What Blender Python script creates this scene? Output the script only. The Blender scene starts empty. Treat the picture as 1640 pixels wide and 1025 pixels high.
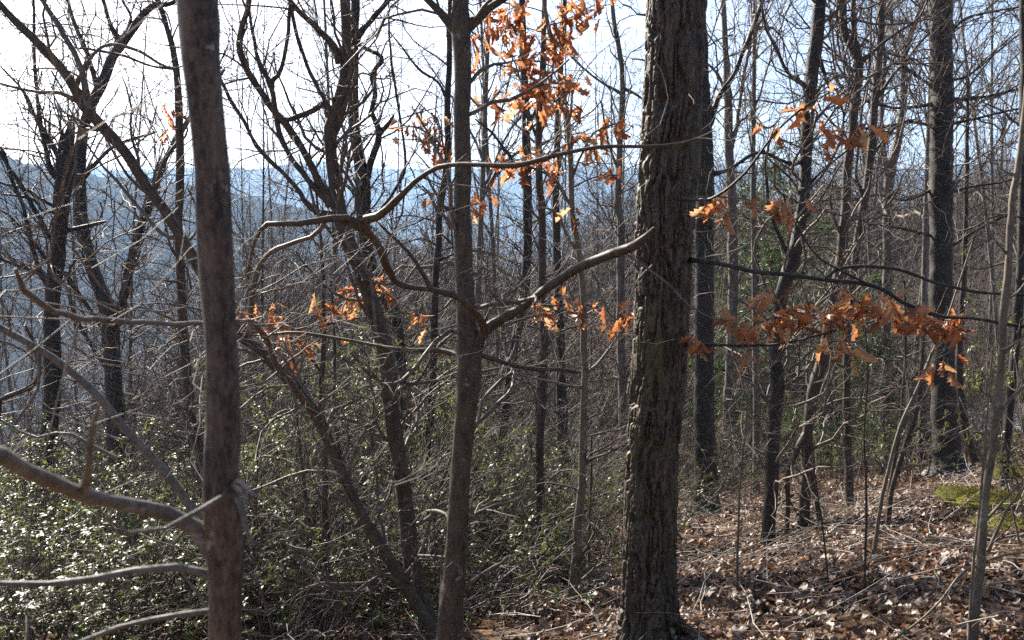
import bpy, math, random
import numpy as np
from mathutils import Vector, Matrix, Euler

# ------------------------------------------------------------------ camera, sky, sun, exposure
SC = bpy.context.scene
COL = SC.collection
F = 1575.0                    # focal length in pixels of the 1640 px wide photograph
CX, CY, HOR = 820.0, 512.5, 410.0
PITCH = math.atan((CY - HOR) / F)
EYE = 1.6

cam_d = bpy.data.cameras.new('camera')
cam = bpy.data.objects.new('camera', cam_d)
COL.objects.link(cam)
cam.location = (0, 0, EYE)
cam.rotation_euler = (math.radians(90) - PITCH, 0, 0)
cam_d.sensor_width = 36.0
cam_d.lens = 36.0 * F / 1640.0
cam_d.clip_start = 0.05
cam_d.clip_end = 20000
cam_d.dof.use_dof = True
cam_d.dof.focus_distance = 7.5
cam_d.dof.aperture_fstop = 6.3
SC.camera = cam

SUN_AZ, SUN_EL = math.radians(-37), math.radians(33)     # ahead and to the left
world = bpy.data.worlds.new('World')
SC.world = world
world.use_nodes = True
wn = world.node_tree
bg = wn.nodes['Background']
sky = wn.nodes.new('ShaderNodeTexSky')
sky.sky_type = 'NISHITA'
sky.sun_disc = False
sky.sun_elevation = SUN_EL
sky.sun_rotation = SUN_AZ
sky.altitude = 600
sky.air_density = 0.75
sky.dust_density = 3.2
sky.ozone_density = 0.4
wn.links.new(sky.outputs['Color'], bg.inputs['Color'])
bg.inputs['Strength'].default_value = 0.074

sun_d = bpy.data.lights.new('sun', 'SUN')
sun_d.energy = 5.0
sun_d.angle = math.radians(0.55)
sun_d.color = (1.0, 0.93, 0.82)
sun = bpy.data.objects.new('sun', sun_d)
COL.objects.link(sun)
sdir = Vector((math.sin(SUN_AZ) * math.cos(SUN_EL), math.cos(SUN_AZ) * math.cos(SUN_EL), math.sin(SUN_EL)))
sun.rotation_euler = sdir.to_track_quat('Z', 'Y').to_euler()
sun.location = (0, 0, 60)

vs = SC.view_settings
vs.view_transform = 'Standard'
vs.look = 'None'
vs.gamma = 1.0
vs.use_curve_mapping = False
vs.exposure = 1.92
SC.render.film_transparent = False
SC.cycles.max_bounces = 5
SC.cycles.diffuse_bounces = 2
SC.cycles.glossy_bounces = 2
SC.cycles.transmission_bounces = 3
SC.cycles.volume_bounces = 1
SC.cycles.use_denoising = False
SC.cycles.sample_clamp_indirect = 6.0

rng = np.random.default_rng(7)
random.seed(7)

# ------------------------------------------------------------------ helpers
def nrm(v):
    return v / np.maximum(np.linalg.norm(v, axis=-1, keepdims=True), 1e-9)

def P(px, py, d):
    """photo pixel + forward distance -> world point"""
    u, v = (px - CX) / F, (CY - py) / F
    c, s = math.cos(PITCH), math.sin(PITCH)
    y = c + v * s
    k = d / y
    return np.array([u * k, d, EYE + (v * c - s) * k])

def hash2(i, j, seed=0):
    n = (i.astype(np.int64) * 374761393 + j.astype(np.int64) * 668265263 + seed * 1274126177) & 0x7fffffff
    n = ((n ^ (n >> 13)) * 1274126177) & 0x7fffffff
    n = (n ^ (n >> 16)) & 0x7fffffff
    return (n % 100003) / 100003.0

def vnoise(x, y, seed=0):
    x = np.asarray(x, float); y = np.asarray(y, float)
    i, j = np.floor(x), np.floor(y)
    fx, fy = x - i, y - j
    fx = fx * fx * (3 - 2 * fx); fy = fy * fy * (3 - 2 * fy)
    a = hash2(i, j, seed); b = hash2(i + 1, j, seed); c = hash2(i, j + 1, seed); d = hash2(i + 1, j + 1, seed)
    return (a * (1 - fx) + b * fx) * (1 - fy) + (c * (1 - fx) + d * fx) * fy - 0.5

def sstep(a, b, x):
    t = np.clip((x - a) / (b - a), 0, 1)
    return t * t * (3 - 2 * t)

# ------------------------------------------------------------------ terrain
def height(x, y):
    x = np.asarray(x, float); y = np.asarray(y, float)
    r = np.hypot(x, y)
    yy = np.maximum(y, -15)
    drop = np.where(yy < 5, 1.45 + .17 * yy, 1.25 + .21 * yy)
    xr = np.maximum(x, 0)
    drop = drop - .168 * 22 * np.tanh(xr / 22)
    xl = np.maximum(-x, 0)
    drop = drop + .03 * xl + .2 * np.maximum(xl - 6, 0) * sstep(6, 30, y)
    d0 = 16 + 1.2 * xr
    drop = drop + .17 * np.maximum(y - d0, 0)
    floor = 62.0
    drop = floor * np.tanh(drop / floor) if False else np.minimum(drop, floor + 0.02 * drop)
    z = EYE - drop
    # little humps and hollows
    fade = np.exp(-r / 60)
    z = z + fade * (.30 * vnoise(x / 2.3, y / 2.3, 1) + .17 * vnoise(x / .8, y / .8, 2) + .045 * vnoise(x / .3, y / .3, 3))
    z = z + sstep(40, 200, r) * 6 * vnoise(x / 60, y / 60, 4)
    # far hills, by azimuth
    px = CX + F * x / np.maximum(y, 1e-3)
    px = np.where(y <= 1, np.where(x < 0, -4000, 5600), px)
    nse = vnoise(px / 95.0, px * 0 + 3.3, 5)
    def ridge(r0, wn_, wf, prof, rough, seed):
        w = np.where(r < r0, wn_, wf)
        top = np.interp(px, prof[0], prof[1])
        h = EYE + r0 * ((HOR - top) / F) + rough * vnoise(px / 60., r / (r0 * .15), seed)
        h = h + rough * .35 * vnoise(px / 6.0, r / (r0 * .015), seed + 7)
        return h, np.exp(-((r - r0) / w) ** 2)
    for (r0, wn_, wf, prof, rough, sd) in (
            (950, 330, 300, ([-4000, -300, 0, 120, 260, 400, 560, 700, 900], [240, 232, 268, 285, 300, 326, 356, 400, 520]), 12, 21),
            (760, 260, 260, ([1180, 1330, 1450, 1560, 1640, 1900, 5600], [540, 430, 350, 306, 284, 262, 250]), 9, 31),
            (3300, 900, 900, ([-4000, 200, 400, 520, 700, 830, 1000, 1150, 1300, 5600], [285, 282, 276, 268, 274, 266, 272, 268, 278, 285]), 26, 41)):
        h, g = ridge(r0, wn_, wf, prof, rough, sd)
        z = np.maximum(z, z * (1 - g) + h * g)
    return z

def gz(x, y):
    return float(height(np.array([x]), np.array([y]))[0])

# ------------------------------------------------------------------ mesh building
def mk_mesh(name, V, quads=None, tris=None, smooth=True, mat=None, mats=None, mat_idx=None):
    me = bpy.data.meshes.new(name)
    V = np.asarray(V, np.float32)
    nq = 0 if quads is None else len(quads)
    nt = 0 if tris is None else len(tris)
    me.vertices.add(len(V)); me.vertices.foreach_set('co', V.ravel())
    li = []
    if nq: li.append(np.asarray(quads, np.int32).ravel())
    if nt: li.append(np.asarray(tris, np.int32).ravel())
    li = np.concatenate(li)
    me.loops.add(len(li)); me.loops.foreach_set('vertex_index', li)
    st = np.concatenate([np.arange(nq) * 4, nq * 4 + np.arange(nt) * 3]).astype(np.int32)
    me.polygons.add(nq + nt); me.polygons.foreach_set('loop_start', st)
    me.polygons.foreach_set('use_smooth', np.full(nq + nt, smooth))
    for m in (mats or ([mat] if mat else [])): me.materials.append(m)
    if mat_idx is not None: me.polygons.foreach_set('material_index', np.asarray(mat_idx, np.int32))
    me.update(calc_edges=True)
    return me

def link(name, me, parent=None, loc=(0, 0, 0), rot=None, scale=None):
    o = bpy.data.objects.new(name, me)
    COL.objects.link(o)
    o.location = loc
    if rot is not None: o.rotation_euler = rot
    if scale is not None: o.scale = scale
    if parent is not None: o.parent = parent
    return o

def tag(o, label=None, cat=None, group=None, kind=None):
    if label: o['label'] = label
    if cat: o['category'] = cat
    if group: o['group'] = group
    if kind: o['kind'] = kind
    return o

def spline(pts, n):
    """Catmull-Rom through rows of pts (any width), n samples evenly in arc length"""
    p = np.asarray(pts, float)
    if len(p) < 3:
        t = np.linspace(0, 1, n)[:, None]
        return p[0] * (1 - t) + p[-1] * t
    q = np.vstack([2 * p[0] - p[1], p, 2 * p[-1] - p[-2]])
    out = []
    for i in range(len(p) - 1):
        a, b, c, d = q[i:i + 4]
        t = np.linspace(0, 1, 10, endpoint=False)[:, None]
        out.append(.5 * ((2 * b) + (-a + c) * t + (2 * a - 5 * b + 4 * c - d) * t ** 2 + (-a + 3 * b - 3 * c + d) * t ** 3))
    out = np.vstack(out + [p[-1:]])
    s = np.concatenate([[0], np.cumsum(np.linalg.norm(np.diff(out[:, :3], axis=0), axis=1))])
    u = np.linspace(0, s[-1], n)
    return np.stack([np.interp(u, s, out[:, k]) for k in range(out.shape[1])], 1)

def tubes(Pt, R, sides):
    """Pt (M,K,3), R (M,K) -> verts, quads"""
    M, K, _ = Pt.shape
    T = nrm(np.gradient(Pt, axis=1))
    mean = nrm(Pt[:, -1] - Pt[:, 0])
    ref = np.where(np.abs(mean[:, 2:3]) < .8, np.array([[0, 0, 1.]]), np.array([[1., 0, 0]]))
    n1 = nrm(np.cross(T, ref[:, None, :]))
    n2 = np.cross(T, n1)
    a = np.arange(sides) * 2 * math.pi / sides
    V = Pt[:, :, None, :] + R[:, :, None, None] * (n1[:, :, None, :] * np.cos(a)[None, None, :, None] + n2[:, :, None, :] * np.sin(a)[None, None, :, None])
    idx = np.arange(M * K * sides).reshape(M, K, sides)
    nx = np.roll(idx, -1, axis=2)
    Q = np.stack([idx[:, :-1], idx[:, 1:], nx[:, 1:], nx[:, :-1]], -1).reshape(-1, 4)
    return V.reshape(-1, 3), Q

class MB:
    def __init__(s): s.V, s.Q, s.T, s.n = [], [], [], 0
    def add(s, V, Q=None, T=None):
        s.V.append(V)
        if Q is not None: s.Q.append(Q + s.n)
        if T is not None: s.T.append(T + s.n)
        s.n += len(V)
    def mesh(s, name, mat, off=(0, 0, 0), smooth=True):
        return mk_mesh(name, np.vstack(s.V) - np.asarray(off), np.vstack(s.Q) if s.Q else None, np.vstack(s.T) if s.T else None, smooth, mat)

def grow(Pp, Rp, n, lmin, lmax, K, wob, up, ang=(.5, 1.1), tmin=.15, rfac=.5, rmin=.0015, taper=.3, rg=rng, rel=False, flat=0.0):
    """children shoots on parents Pp (M,K,3): returns (n,K,3),(n,K)"""
    M, Kp, _ = Pp.shape
    ln = np.linalg.norm(Pp[:, -1] - Pp[:, 0], axis=1)
    pi = rg.choice(M, n, p=ln / ln.sum())
    t = tmin + (1 - tmin) * rg.random(n)
    f = t * (Kp - 1); i0 = np.minimum(f.astype(int), Kp - 2); w = (f - i0)[:, None]
    base = Pp[pi, i0] * (1 - w) + Pp[pi, i0 + 1] * w
    rb = Rp[pi, i0] * (1 - w[:, 0]) + Rp[pi, i0 + 1] * w[:, 0]
    tan = nrm(Pp[pi, i0 + 1] - Pp[pi, i0])
    rnd = rg.normal(size=(n, 3)); rnd[:, 2] *= (1 - flat)
    side = nrm(rnd - tan * (rnd * tan).sum(1, keepdims=True))
    a = rg.uniform(ang[0], ang[1], n)[:, None]
    d = tan * np.cos(a) + side * np.sin(a)
    L = rg.uniform(lmin, lmax, n)
    if rel: L = L * ln[pi] * (1.15 - t)
    pts = [base]
    for k in range(K - 1):
        d = nrm(d + rg.normal(size=(n, 3)) * wob + np.array([0, 0, up]))
        pts.append(pts[-1] + d * (L / (K - 1))[:, None])
    Pt = np.stack(pts, 1)
    r0 = np.maximum(rb * rfac, rmin)
    R = np.maximum(r0[:, None] * np.linspace(1, taper, K)[None], rmin * .6)
    return Pt, R

# ------------------------------------------------------------------ materials
def new_mat(name):
    m = bpy.data.materials.new(name); m.use_nodes = True
    nt = m.node_tree
    return m, nt, nt.nodes['Principled BSDF']

def N(nt, t, **kw):
    n = nt.nodes.new(t)
    for k, v in kw.items(): setattr(n, k, v)
    return n

def ramp(nt, fac, stops):
    r = N(nt, 'ShaderNodeValToRGB')
    e = r.color_ramp.elements
    while len(e) < len(stops): e.new(.5)
    for el, (p, c) in zip(e, stops):
        el.position = p; el.color = (*c, 1)
    nt.links.new(fac, r.inputs[0])
    return r.outputs[0]

def bark(name, dark, light, lichen=None, scale=9.0, stretch=.22, bump=.6, dist=.006, lichen_amt=.60, ring=False, moss=None):
    k_ = dict(oak_bark=.43, far_bark=2.3, smooth_bark=.52, near_bark=.48, limb_bark=.6, dark_bark=.45, brown_bark=.6, pale_bark=.6, grey_bark=1.0, twig_bark=.95).get(name, .7)
    dark, light = [tuple(k_ * v for v in c) for c in (dark, light)]
    if lichen: lichen = tuple(.75 * v for v in lichen)
    m, nt, b = new_mat(name)
    tc = N(nt, 'ShaderNodeTexCoord')
    mp = N(nt, 'ShaderNodeMapping'); mp.inputs['Scale'].default_value = (1, 1, stretch)
    nt.links.new(tc.outputs['Object'], mp.inputs[0])
    n1 = N(nt, 'ShaderNodeTexNoise'); n1.inputs['Scale'].default_value = scale; n1.inputs['Detail'].default_value = 9; n1.inputs['Roughness'].default_value = .72
    nt.links.new(mp.outputs[0], n1.inputs['Vector'])
    n2 = N(nt, 'ShaderNodeTexNoise'); n2.inputs['Scale'].default_value = 3.1; n2.inputs['Detail'].default_value = 4
    nt.links.new(tc.outputs['Object'], n2.inputs['Vector'])
    n4 = N(nt, 'ShaderNodeTexNoise'); n4.inputs['Scale'].default_value = scale * 3.3; n4.inputs['Detail'].default_value = 4; n4.inputs['Roughness'].default_value = .7
    mp4 = N(nt, 'ShaderNodeMapping'); mp4.inputs['Scale'].default_value = (1, 1, min(1.0, stretch * 2.2)); nt.links.new(tc.outputs['Object'], mp4.inputs[0])
    nt.links.new(mp4.outputs[0], n4.inputs['Vector'])
    mm = N(nt, 'ShaderNodeMix', data_type='FLOAT'); mm.inputs['Factor'].default_value = .45
    nt.links.new(n1.outputs['Fac'], mm.inputs['A']); nt.links.new(n4.outputs['Fac'], mm.inputs['B'])
    grain = mm.outputs['Result']
    col = ramp(nt, grain, [(.42, dark), (.5, tuple(.5 * (a + c) for a, c in zip(dark, light))), (.59, light)])
    def blend(c, fac_out, stops, colour):
        r = ramp(nt, fac_out, stops)
        mx = N(nt, 'ShaderNodeMix', data_type='RGBA')
        nt.links.new(r, mx.inputs['Factor']); nt.links.new(c, mx.inputs['A']); mx.inputs['B'].default_value = (*colour, 1)
        return mx.outputs['Result']
    if lichen:
        n3 = N(nt, 'ShaderNodeTexNoise'); n3.inputs['Scale'].default_value = 14; n3.inputs['Detail'].default_value = 5; n3.inputs['Roughness'].default_value = .7
        nt.links.new(tc.outputs['Object'], n3.inputs['Vector'])
        col = blend(col, n3.outputs['Fac'], [(lichen_amt, (0, 0, 0)), (lichen_amt + .06, (.8, .8, .8))], lichen)
    if moss:
        col = blend(col, n2.outputs['Fac'], [(.52, (0, 0, 0)), (.68, (.75, .75, .75))], moss)
    nt.links.new(col, b.inputs['Base Color'])
    b.inputs['Roughness'].default_value = .62
    b.inputs['Specular IOR Level'].default_value = .2 if 'twig' in name else .38
    bp = N(nt, 'ShaderNodeBump'); bp.inputs['Strength'].default_value = bump; bp.inputs['Distance'].default_value = dist
    nt.links.new(grain, bp.inputs['Height'])
    nt.links.new(bp.outputs[0], b.inputs['Normal'])
    return m

def leaf_mat(name, cols, rough=.5, transl=.45, spec=.3, bump=0.2, tcol=None):
    m, nt, b = new_mat(name)
    oi = N(nt, 'ShaderNodeObjectInfo'); gm = N(nt, 'ShaderNodeNewGeometry')
    ad = N(nt, 'ShaderNodeMath', operation='ADD'); fr = N(nt, 'ShaderNodeMath', operation='FRACT')
    nt.links.new(oi.outputs['Random'], ad.inputs[0]); nt.links.new(gm.outputs['Random Per Island'], ad.inputs[1]); nt.links.new(ad.outputs[0], fr.inputs[0])
    col = ramp(nt, fr.outputs[0], [((i + .5) / len(cols), c) for i, c in enumerate(cols)])
    tc = N(nt, 'ShaderNodeTexCoord')
    n1 = N(nt, 'ShaderNodeTexNoise'); n1.inputs['Scale'].default_value = 45; n1.inputs['Detail'].default_value = 3
    nt.links.new(tc.outputs['Object'], n1.inputs['Vector'])
    mx = N(nt, 'ShaderNodeMix', data_type='RGBA', blend_type='MULTIPLY'); mx.inputs['Factor'].default_value = .55
    nt.links.new(col, mx.inputs['A']); nt.links.new(ramp(nt, n1.outputs['Fac'], [(.3, (.45, .4, .38)), (.65, (1, 1, 1))]), mx.inputs['B'])
    col = mx.outputs['Result']
    nt.links.new(col, b.inputs['Base Color'])
    b.inputs['Roughness'].default_value = rough
    b.inputs['Specular IOR Level'].default_value = spec
    bp = N(nt, 'ShaderNodeBump'); bp.inputs['Strength'].default_value = bump; bp.inputs['Distance'].default_value = .004
    nt.links.new(n1.outputs['Fac'], bp.inputs['Height']); nt.links.new(bp.outputs[0], b.inputs['Normal'])
    if transl:
        tr = N(nt, 'ShaderNodeBsdfTranslucent'); nt.links.new(col, tr.inputs['Color'])
        ms = N(nt, 'ShaderNodeMixShader'); ms.inputs[0].default_value = transl
        out = nt.nodes['Material Output']
        nt.links.new(b.outputs[0], ms.inputs[1]); nt.links.new(tr.outputs[0], ms.inputs[2]); nt.links.new(ms.outputs[0], out.inputs['Surface'])
    return m

M_OAK = bark('oak_bark', (.015, .0095, .005), (.25, .18, .11), (.27, .26, .2), 30, .2, .9, .006, .66, moss=(.085, .075, .025))
M_SMOOTH = bark('smooth_bark', (.045, .03, .017), (.165, .115, .066), (.26, .25, .2), 24, .5, .5, .004, .64)
M_NEAR = bark('near_bark', (.026, .016, .01), (.26, .175, .115), (.36, .3, .24), 34, .2, .9, .005, .62)
M_LIMB = bark('limb_bark', (.10, .08, .06), (.25, .21, .165), (.36, .34, .30), 26, .5, .4, .002, .62)
M_DARK = bark('dark_bark', (.018, .014, .011), (.085, .066, .05), (.15, .15, .12), 18, .28, .9, .012, .66)
M_BROWN = bark('brown_bark', (.04, .025, .016), (.12, .08, .054), (.18, .16, .12), 22, .35, .6, .005, .66)
M_PALE = bark('pale_bark', (.12, .092, .058), (.27, .22, .15), (.33, .33, .27), 24, .35, .5, .003, .6)
M_GREY = bark('grey_bark', (.045, .036, .028), (.15, .125, .1), (.24, .23, .2), 12, .28, .7, .01, .64)
M_FAR = bark('far_bark', (.03, .025, .02), (.08, .066, .053), None, 5, .3, .2, .01)
M_FAR.node_tree.nodes['Principled BSDF'].inputs['Specular IOR Level'].default_value = 0
M_TWIG = bark('twig_bark', (.06, .044, .033), (.19, .15, .118), None, 18, .6, .2, .002)
M_STICK = bark('dead_stick', (.26, .22, .18), (.50, .45, .38), None, 30, .4, .4, .002)
M_ORANGE = leaf_mat('dry_oak_leaf', [(.50, .18, .06), (.58, .27, .11), (.36, .12, .045), (.64, .37, .19), (.24, .09, .04), (.54, .21, .075), (.60, .32, .15)], .34, .6, .55)
M_LITTER = leaf_mat('fallen_leaf', [(.15, .085, .05), (.28, .205, .15), (.08, .04, .024), (.42, .35, .28), (.22, .085, .035), (.045, .027, .019), (.19, .125, .085), (.055, .031, .021), (.22, .145, .10), (.10, .056, .034), (.13, .058, .03)], .5, .25, .4)
M_LAUREL = leaf_mat('laurel_leaf', [(.085, .108, .03), (.13, .148, .04), (.05, .072, .024), (.185, .188, .055), (.10, .125, .033)], .4, .55, .5, .1)
M_PINE = leaf_mat('pine_needle', [(.065, .10, .032), (.095, .135, .042), (.075, .11, .036)], .45, .35, .4, 0)
M_STEM = bark('shrub_stem', (.09, .065, .05), (.2, .15, .11), None, 25, .4, .3, .002)

def ground_mat():
    m, nt, b = new_mat('forest_floor')
    tc = N(nt, 'ShaderNodeTexCoord')
    vo = N(nt, 'ShaderNodeTexVoronoi'); vo.inputs['Scale'].default_value = 13; vo.inputs['Randomness'].default_value = 1
    nt.links.new(tc.outputs['Object'], vo.inputs['Vector'])
    sp = N(nt, 'ShaderNodeSeparateColor'); nt.links.new(vo.outputs['Color'], sp.inputs[0])
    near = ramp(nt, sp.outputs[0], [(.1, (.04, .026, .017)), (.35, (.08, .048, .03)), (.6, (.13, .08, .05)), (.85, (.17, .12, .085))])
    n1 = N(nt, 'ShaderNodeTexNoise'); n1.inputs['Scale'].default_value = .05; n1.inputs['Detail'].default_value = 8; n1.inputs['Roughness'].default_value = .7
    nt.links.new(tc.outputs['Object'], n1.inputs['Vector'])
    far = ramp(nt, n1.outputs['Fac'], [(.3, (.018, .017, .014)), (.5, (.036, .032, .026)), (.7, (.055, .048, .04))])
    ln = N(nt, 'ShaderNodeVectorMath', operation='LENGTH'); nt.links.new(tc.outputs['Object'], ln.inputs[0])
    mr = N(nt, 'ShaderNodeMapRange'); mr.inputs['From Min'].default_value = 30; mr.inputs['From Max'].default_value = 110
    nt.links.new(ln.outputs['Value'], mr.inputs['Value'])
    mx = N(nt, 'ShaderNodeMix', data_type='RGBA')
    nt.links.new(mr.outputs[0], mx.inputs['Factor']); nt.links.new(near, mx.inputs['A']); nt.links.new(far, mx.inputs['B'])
    nt.links.new(mx.outputs['Result'], b.inputs['Base Color'])
    b.inputs['Roughness'].default_value = 1.0
    b.inputs['Specular IOR Level'].default_value = .0
    bp = N(nt, 'ShaderNodeBump'); bp.inputs['Strength'].default_value = .8; bp.inputs['Distance'].default_value = .03
    nt.links.new(vo.outputs['Distance'], bp.inputs['Height']); nt.links.new(bp.outputs[0], b.inputs['Normal'])
    return m

# ------------------------------------------------------------------ ground: one sheet out to the horizon
def build_ground():
    az = np.concatenate([np.linspace(-180, -36, 60, endpoint=False), np.linspace(-36, 36, 340, endpoint=False), np.linspace(36, 180, 60, endpoint=False)])
    az = np.radians(az)
    r = np.concatenate([[.25], np.geomspace(.6, 30, 170), np.geomspace(31, 5200, 140)])
    A, Rr = np.meshgrid(az, r)
    X, Y = np.sin(A) * Rr, np.cos(A) * Rr
    Z = height(X, Y)
    V = np.stack([X, Y, Z], -1).reshape(-1, 3)
    na, nr = len(az), len(r)
    idx = np.arange(na * nr).reshape(nr, na); nx = np.roll(idx, -1, axis=1)
    Q = np.stack([idx[:-1], idx[1:], nx[1:], nx[:-1]], -1).reshape(-1, 4)[:, ::-1]
    V = np.vstack([V, [[0, 0, gz(0, .01)]]])
    T = np.stack([idx[0], nx[0], np.full(na, na * nr)], -1)[:, ::-1]
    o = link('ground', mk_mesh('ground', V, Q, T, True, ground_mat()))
    tag(o, 'leaf covered forest floor falling away into the wooded valley and far blue ridges', None, None, 'structure')
    return o, float(Z.min()), float(Z.max())
GROUND, ZMIN, ZMAX = build_ground()

# ------------------------------------------------------------------ leaves
def oak_leaf_mesh(name, L, seed, mat, curl=1.0, n=9, lobes=True):
    """lobed dry leaf, hangs along -Z from its stalk at the origin"""
    rg = np.random.default_rng(seed)
    t = np.linspace(0, 1, n)
    w = np.sin(np.pi * np.clip(t * .92 + .06, 0, 1)) ** .8 * (.75 + .45 * t)
    if lobes: w = w * (1 + .34 * np.where(np.arange(n) % 2 == 0, -1, 1))
    w = w * L * .30
    w[0] = L * .012; w[-1] = L * .03
    ph = rg.uniform(0, 6); c1 = rg.uniform(.6, 1.6) * curl; c2 = rg.uniform(-1.2, 1.2) * curl
    ang = c2 * t ** 1.4
    zc = -np.concatenate([[0], np.cumsum(np.cos(ang)[1:] * L / (n - 1))])
    yc = np.concatenate([[0], np.cumsum(np.sin(ang)[1:] * L / (n - 1))])
    V = []
    for i in range(n):
        tw = c2 * .5 * t[i]
        for s in (-1, 0, 1):
            x = s * w[i] * math.cos(c1 * .55)
            y = yc[i] + abs(s) * w[i] * math.sin(c1 * .55) + rg.normal() * L * .02
            V.append((x * math.cos(tw), y + x * math.sin(tw), zc[i] + rg.normal() * L * .012))
    Q = []
    for i in range(n - 1):
        for s in (0, 1):
            a = i * 3 + s
            Q.append((a, a + 1, a + 4, a + 3))
    return np.array(V), np.array(Q)

ORANGE = []
for k in range(8):
    V, Q = oak_leaf_mesh('leaf', .115, 50 + k, None, 1.7)
    ORANGE.append(mk_mesh('leaf', V, Q, None, True, M_ORANGE))

def add_leaves(root, pts, n, spread, size, seed):
    """n hanging leaves, each a part of its tree, round the shoots given by pts (k,3)"""
    rg = np.random.default_rng(seed)
    off = np.array(root.location)
    for i in range(n):
        p = pts[rg.integers(len(pts))] + rg.normal(size=3) * spread
        o = bpy.data.objects.new('leaf', ORANGE[rg.integers(len(ORANGE))])
        COL.objects.link(o); o.parent = root
        o.location = p - off
        o.rotation_euler = (rg.normal() * .6, rg.normal() * .6, rg.uniform(0, 6.28))
        s = size * rg.uniform(.62, 1.12)
        o.scale = (s * rg.uniform(.8, 1.1), s, s)

# ------------------------------------------------------------------ traced trees
def trace(pts, d, n=None):
    """rows (px, py, width px[, distance]) -> world polyline + radii"""
    rows = []
    for p in pts:
        dd = p[3] if len(p) > 3 else d
        rows.append([*P(p[0], p[1], dd), p[2] * .5 * dd / F])
    rows = np.array(rows)
    if n is None:
        L = np.linalg.norm(np.diff(rows[:, :3], axis=0), axis=1).sum()
        n = int(np.clip(L / .055, 6, 130))
    s = spline(rows, n)
    s[:, 3] = np.maximum(s[:, 3], .0008)
    return s

def wobble(s, amp, seed, kink=.6, kmax=.009):
    rg = np.random.default_rng(seed)
    t = np.arange(len(s)) * .55
    ph = rg.uniform(0, 50)
    s = s.copy()
    s[:, 3] *= 1 + amp * 1.1 * vnoise(t * .6 + ph, t * 0 + seed) + amp * .8 * vnoise(t * 2.7 + ph, t * 0 + seed + 2)
    for k in range(3): s[1:, k] += np.minimum(s[1:, 3] * kink, kmax) * (.9 * vnoise(t[1:] * .45 + ph + 9 * k, t[1:] * 0 + seed) + .45 * vnoise(t[1:] * 1.3 + ph + 5 * k, t[1:] * 0 + seed))
    return s

def tube_mesh(name, s, sides, mat, off, cap=True):
    V, Q = tubes(s[None, :, :3], s[None, :, 3], sides)
    if sides >= 8:
        G = V.reshape(len(s), sides, 3); c = s[:, None, :3]
        a = np.arange(sides)[None] * 6.283 / sides; k = np.arange(len(s))[:, None]
        nz = .13 * vnoise(np.cos(a) * 1.6 + k * .31, np.sin(a) * 1.6 + 7 + k * .17, 12) + .10 * vnoise(np.cos(a) * 3.5 + k * .9, np.sin(a) * 3.5 + k * .4, 13)
        V = (c + (G - c) * (1 + nz)[..., None]).reshape(-1, 3)
    T = None
    if cap:
        V = np.vstack([V, s[-1:, :3]])
        last = (len(s) - 1) * sides + np.arange(sides)
        T = np.stack([last, np.roll(last, -1), np.full(sides, len(V) - 1)], -1)
    return mk_mesh(name, V - off, Q, T, True, mat)

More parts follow.
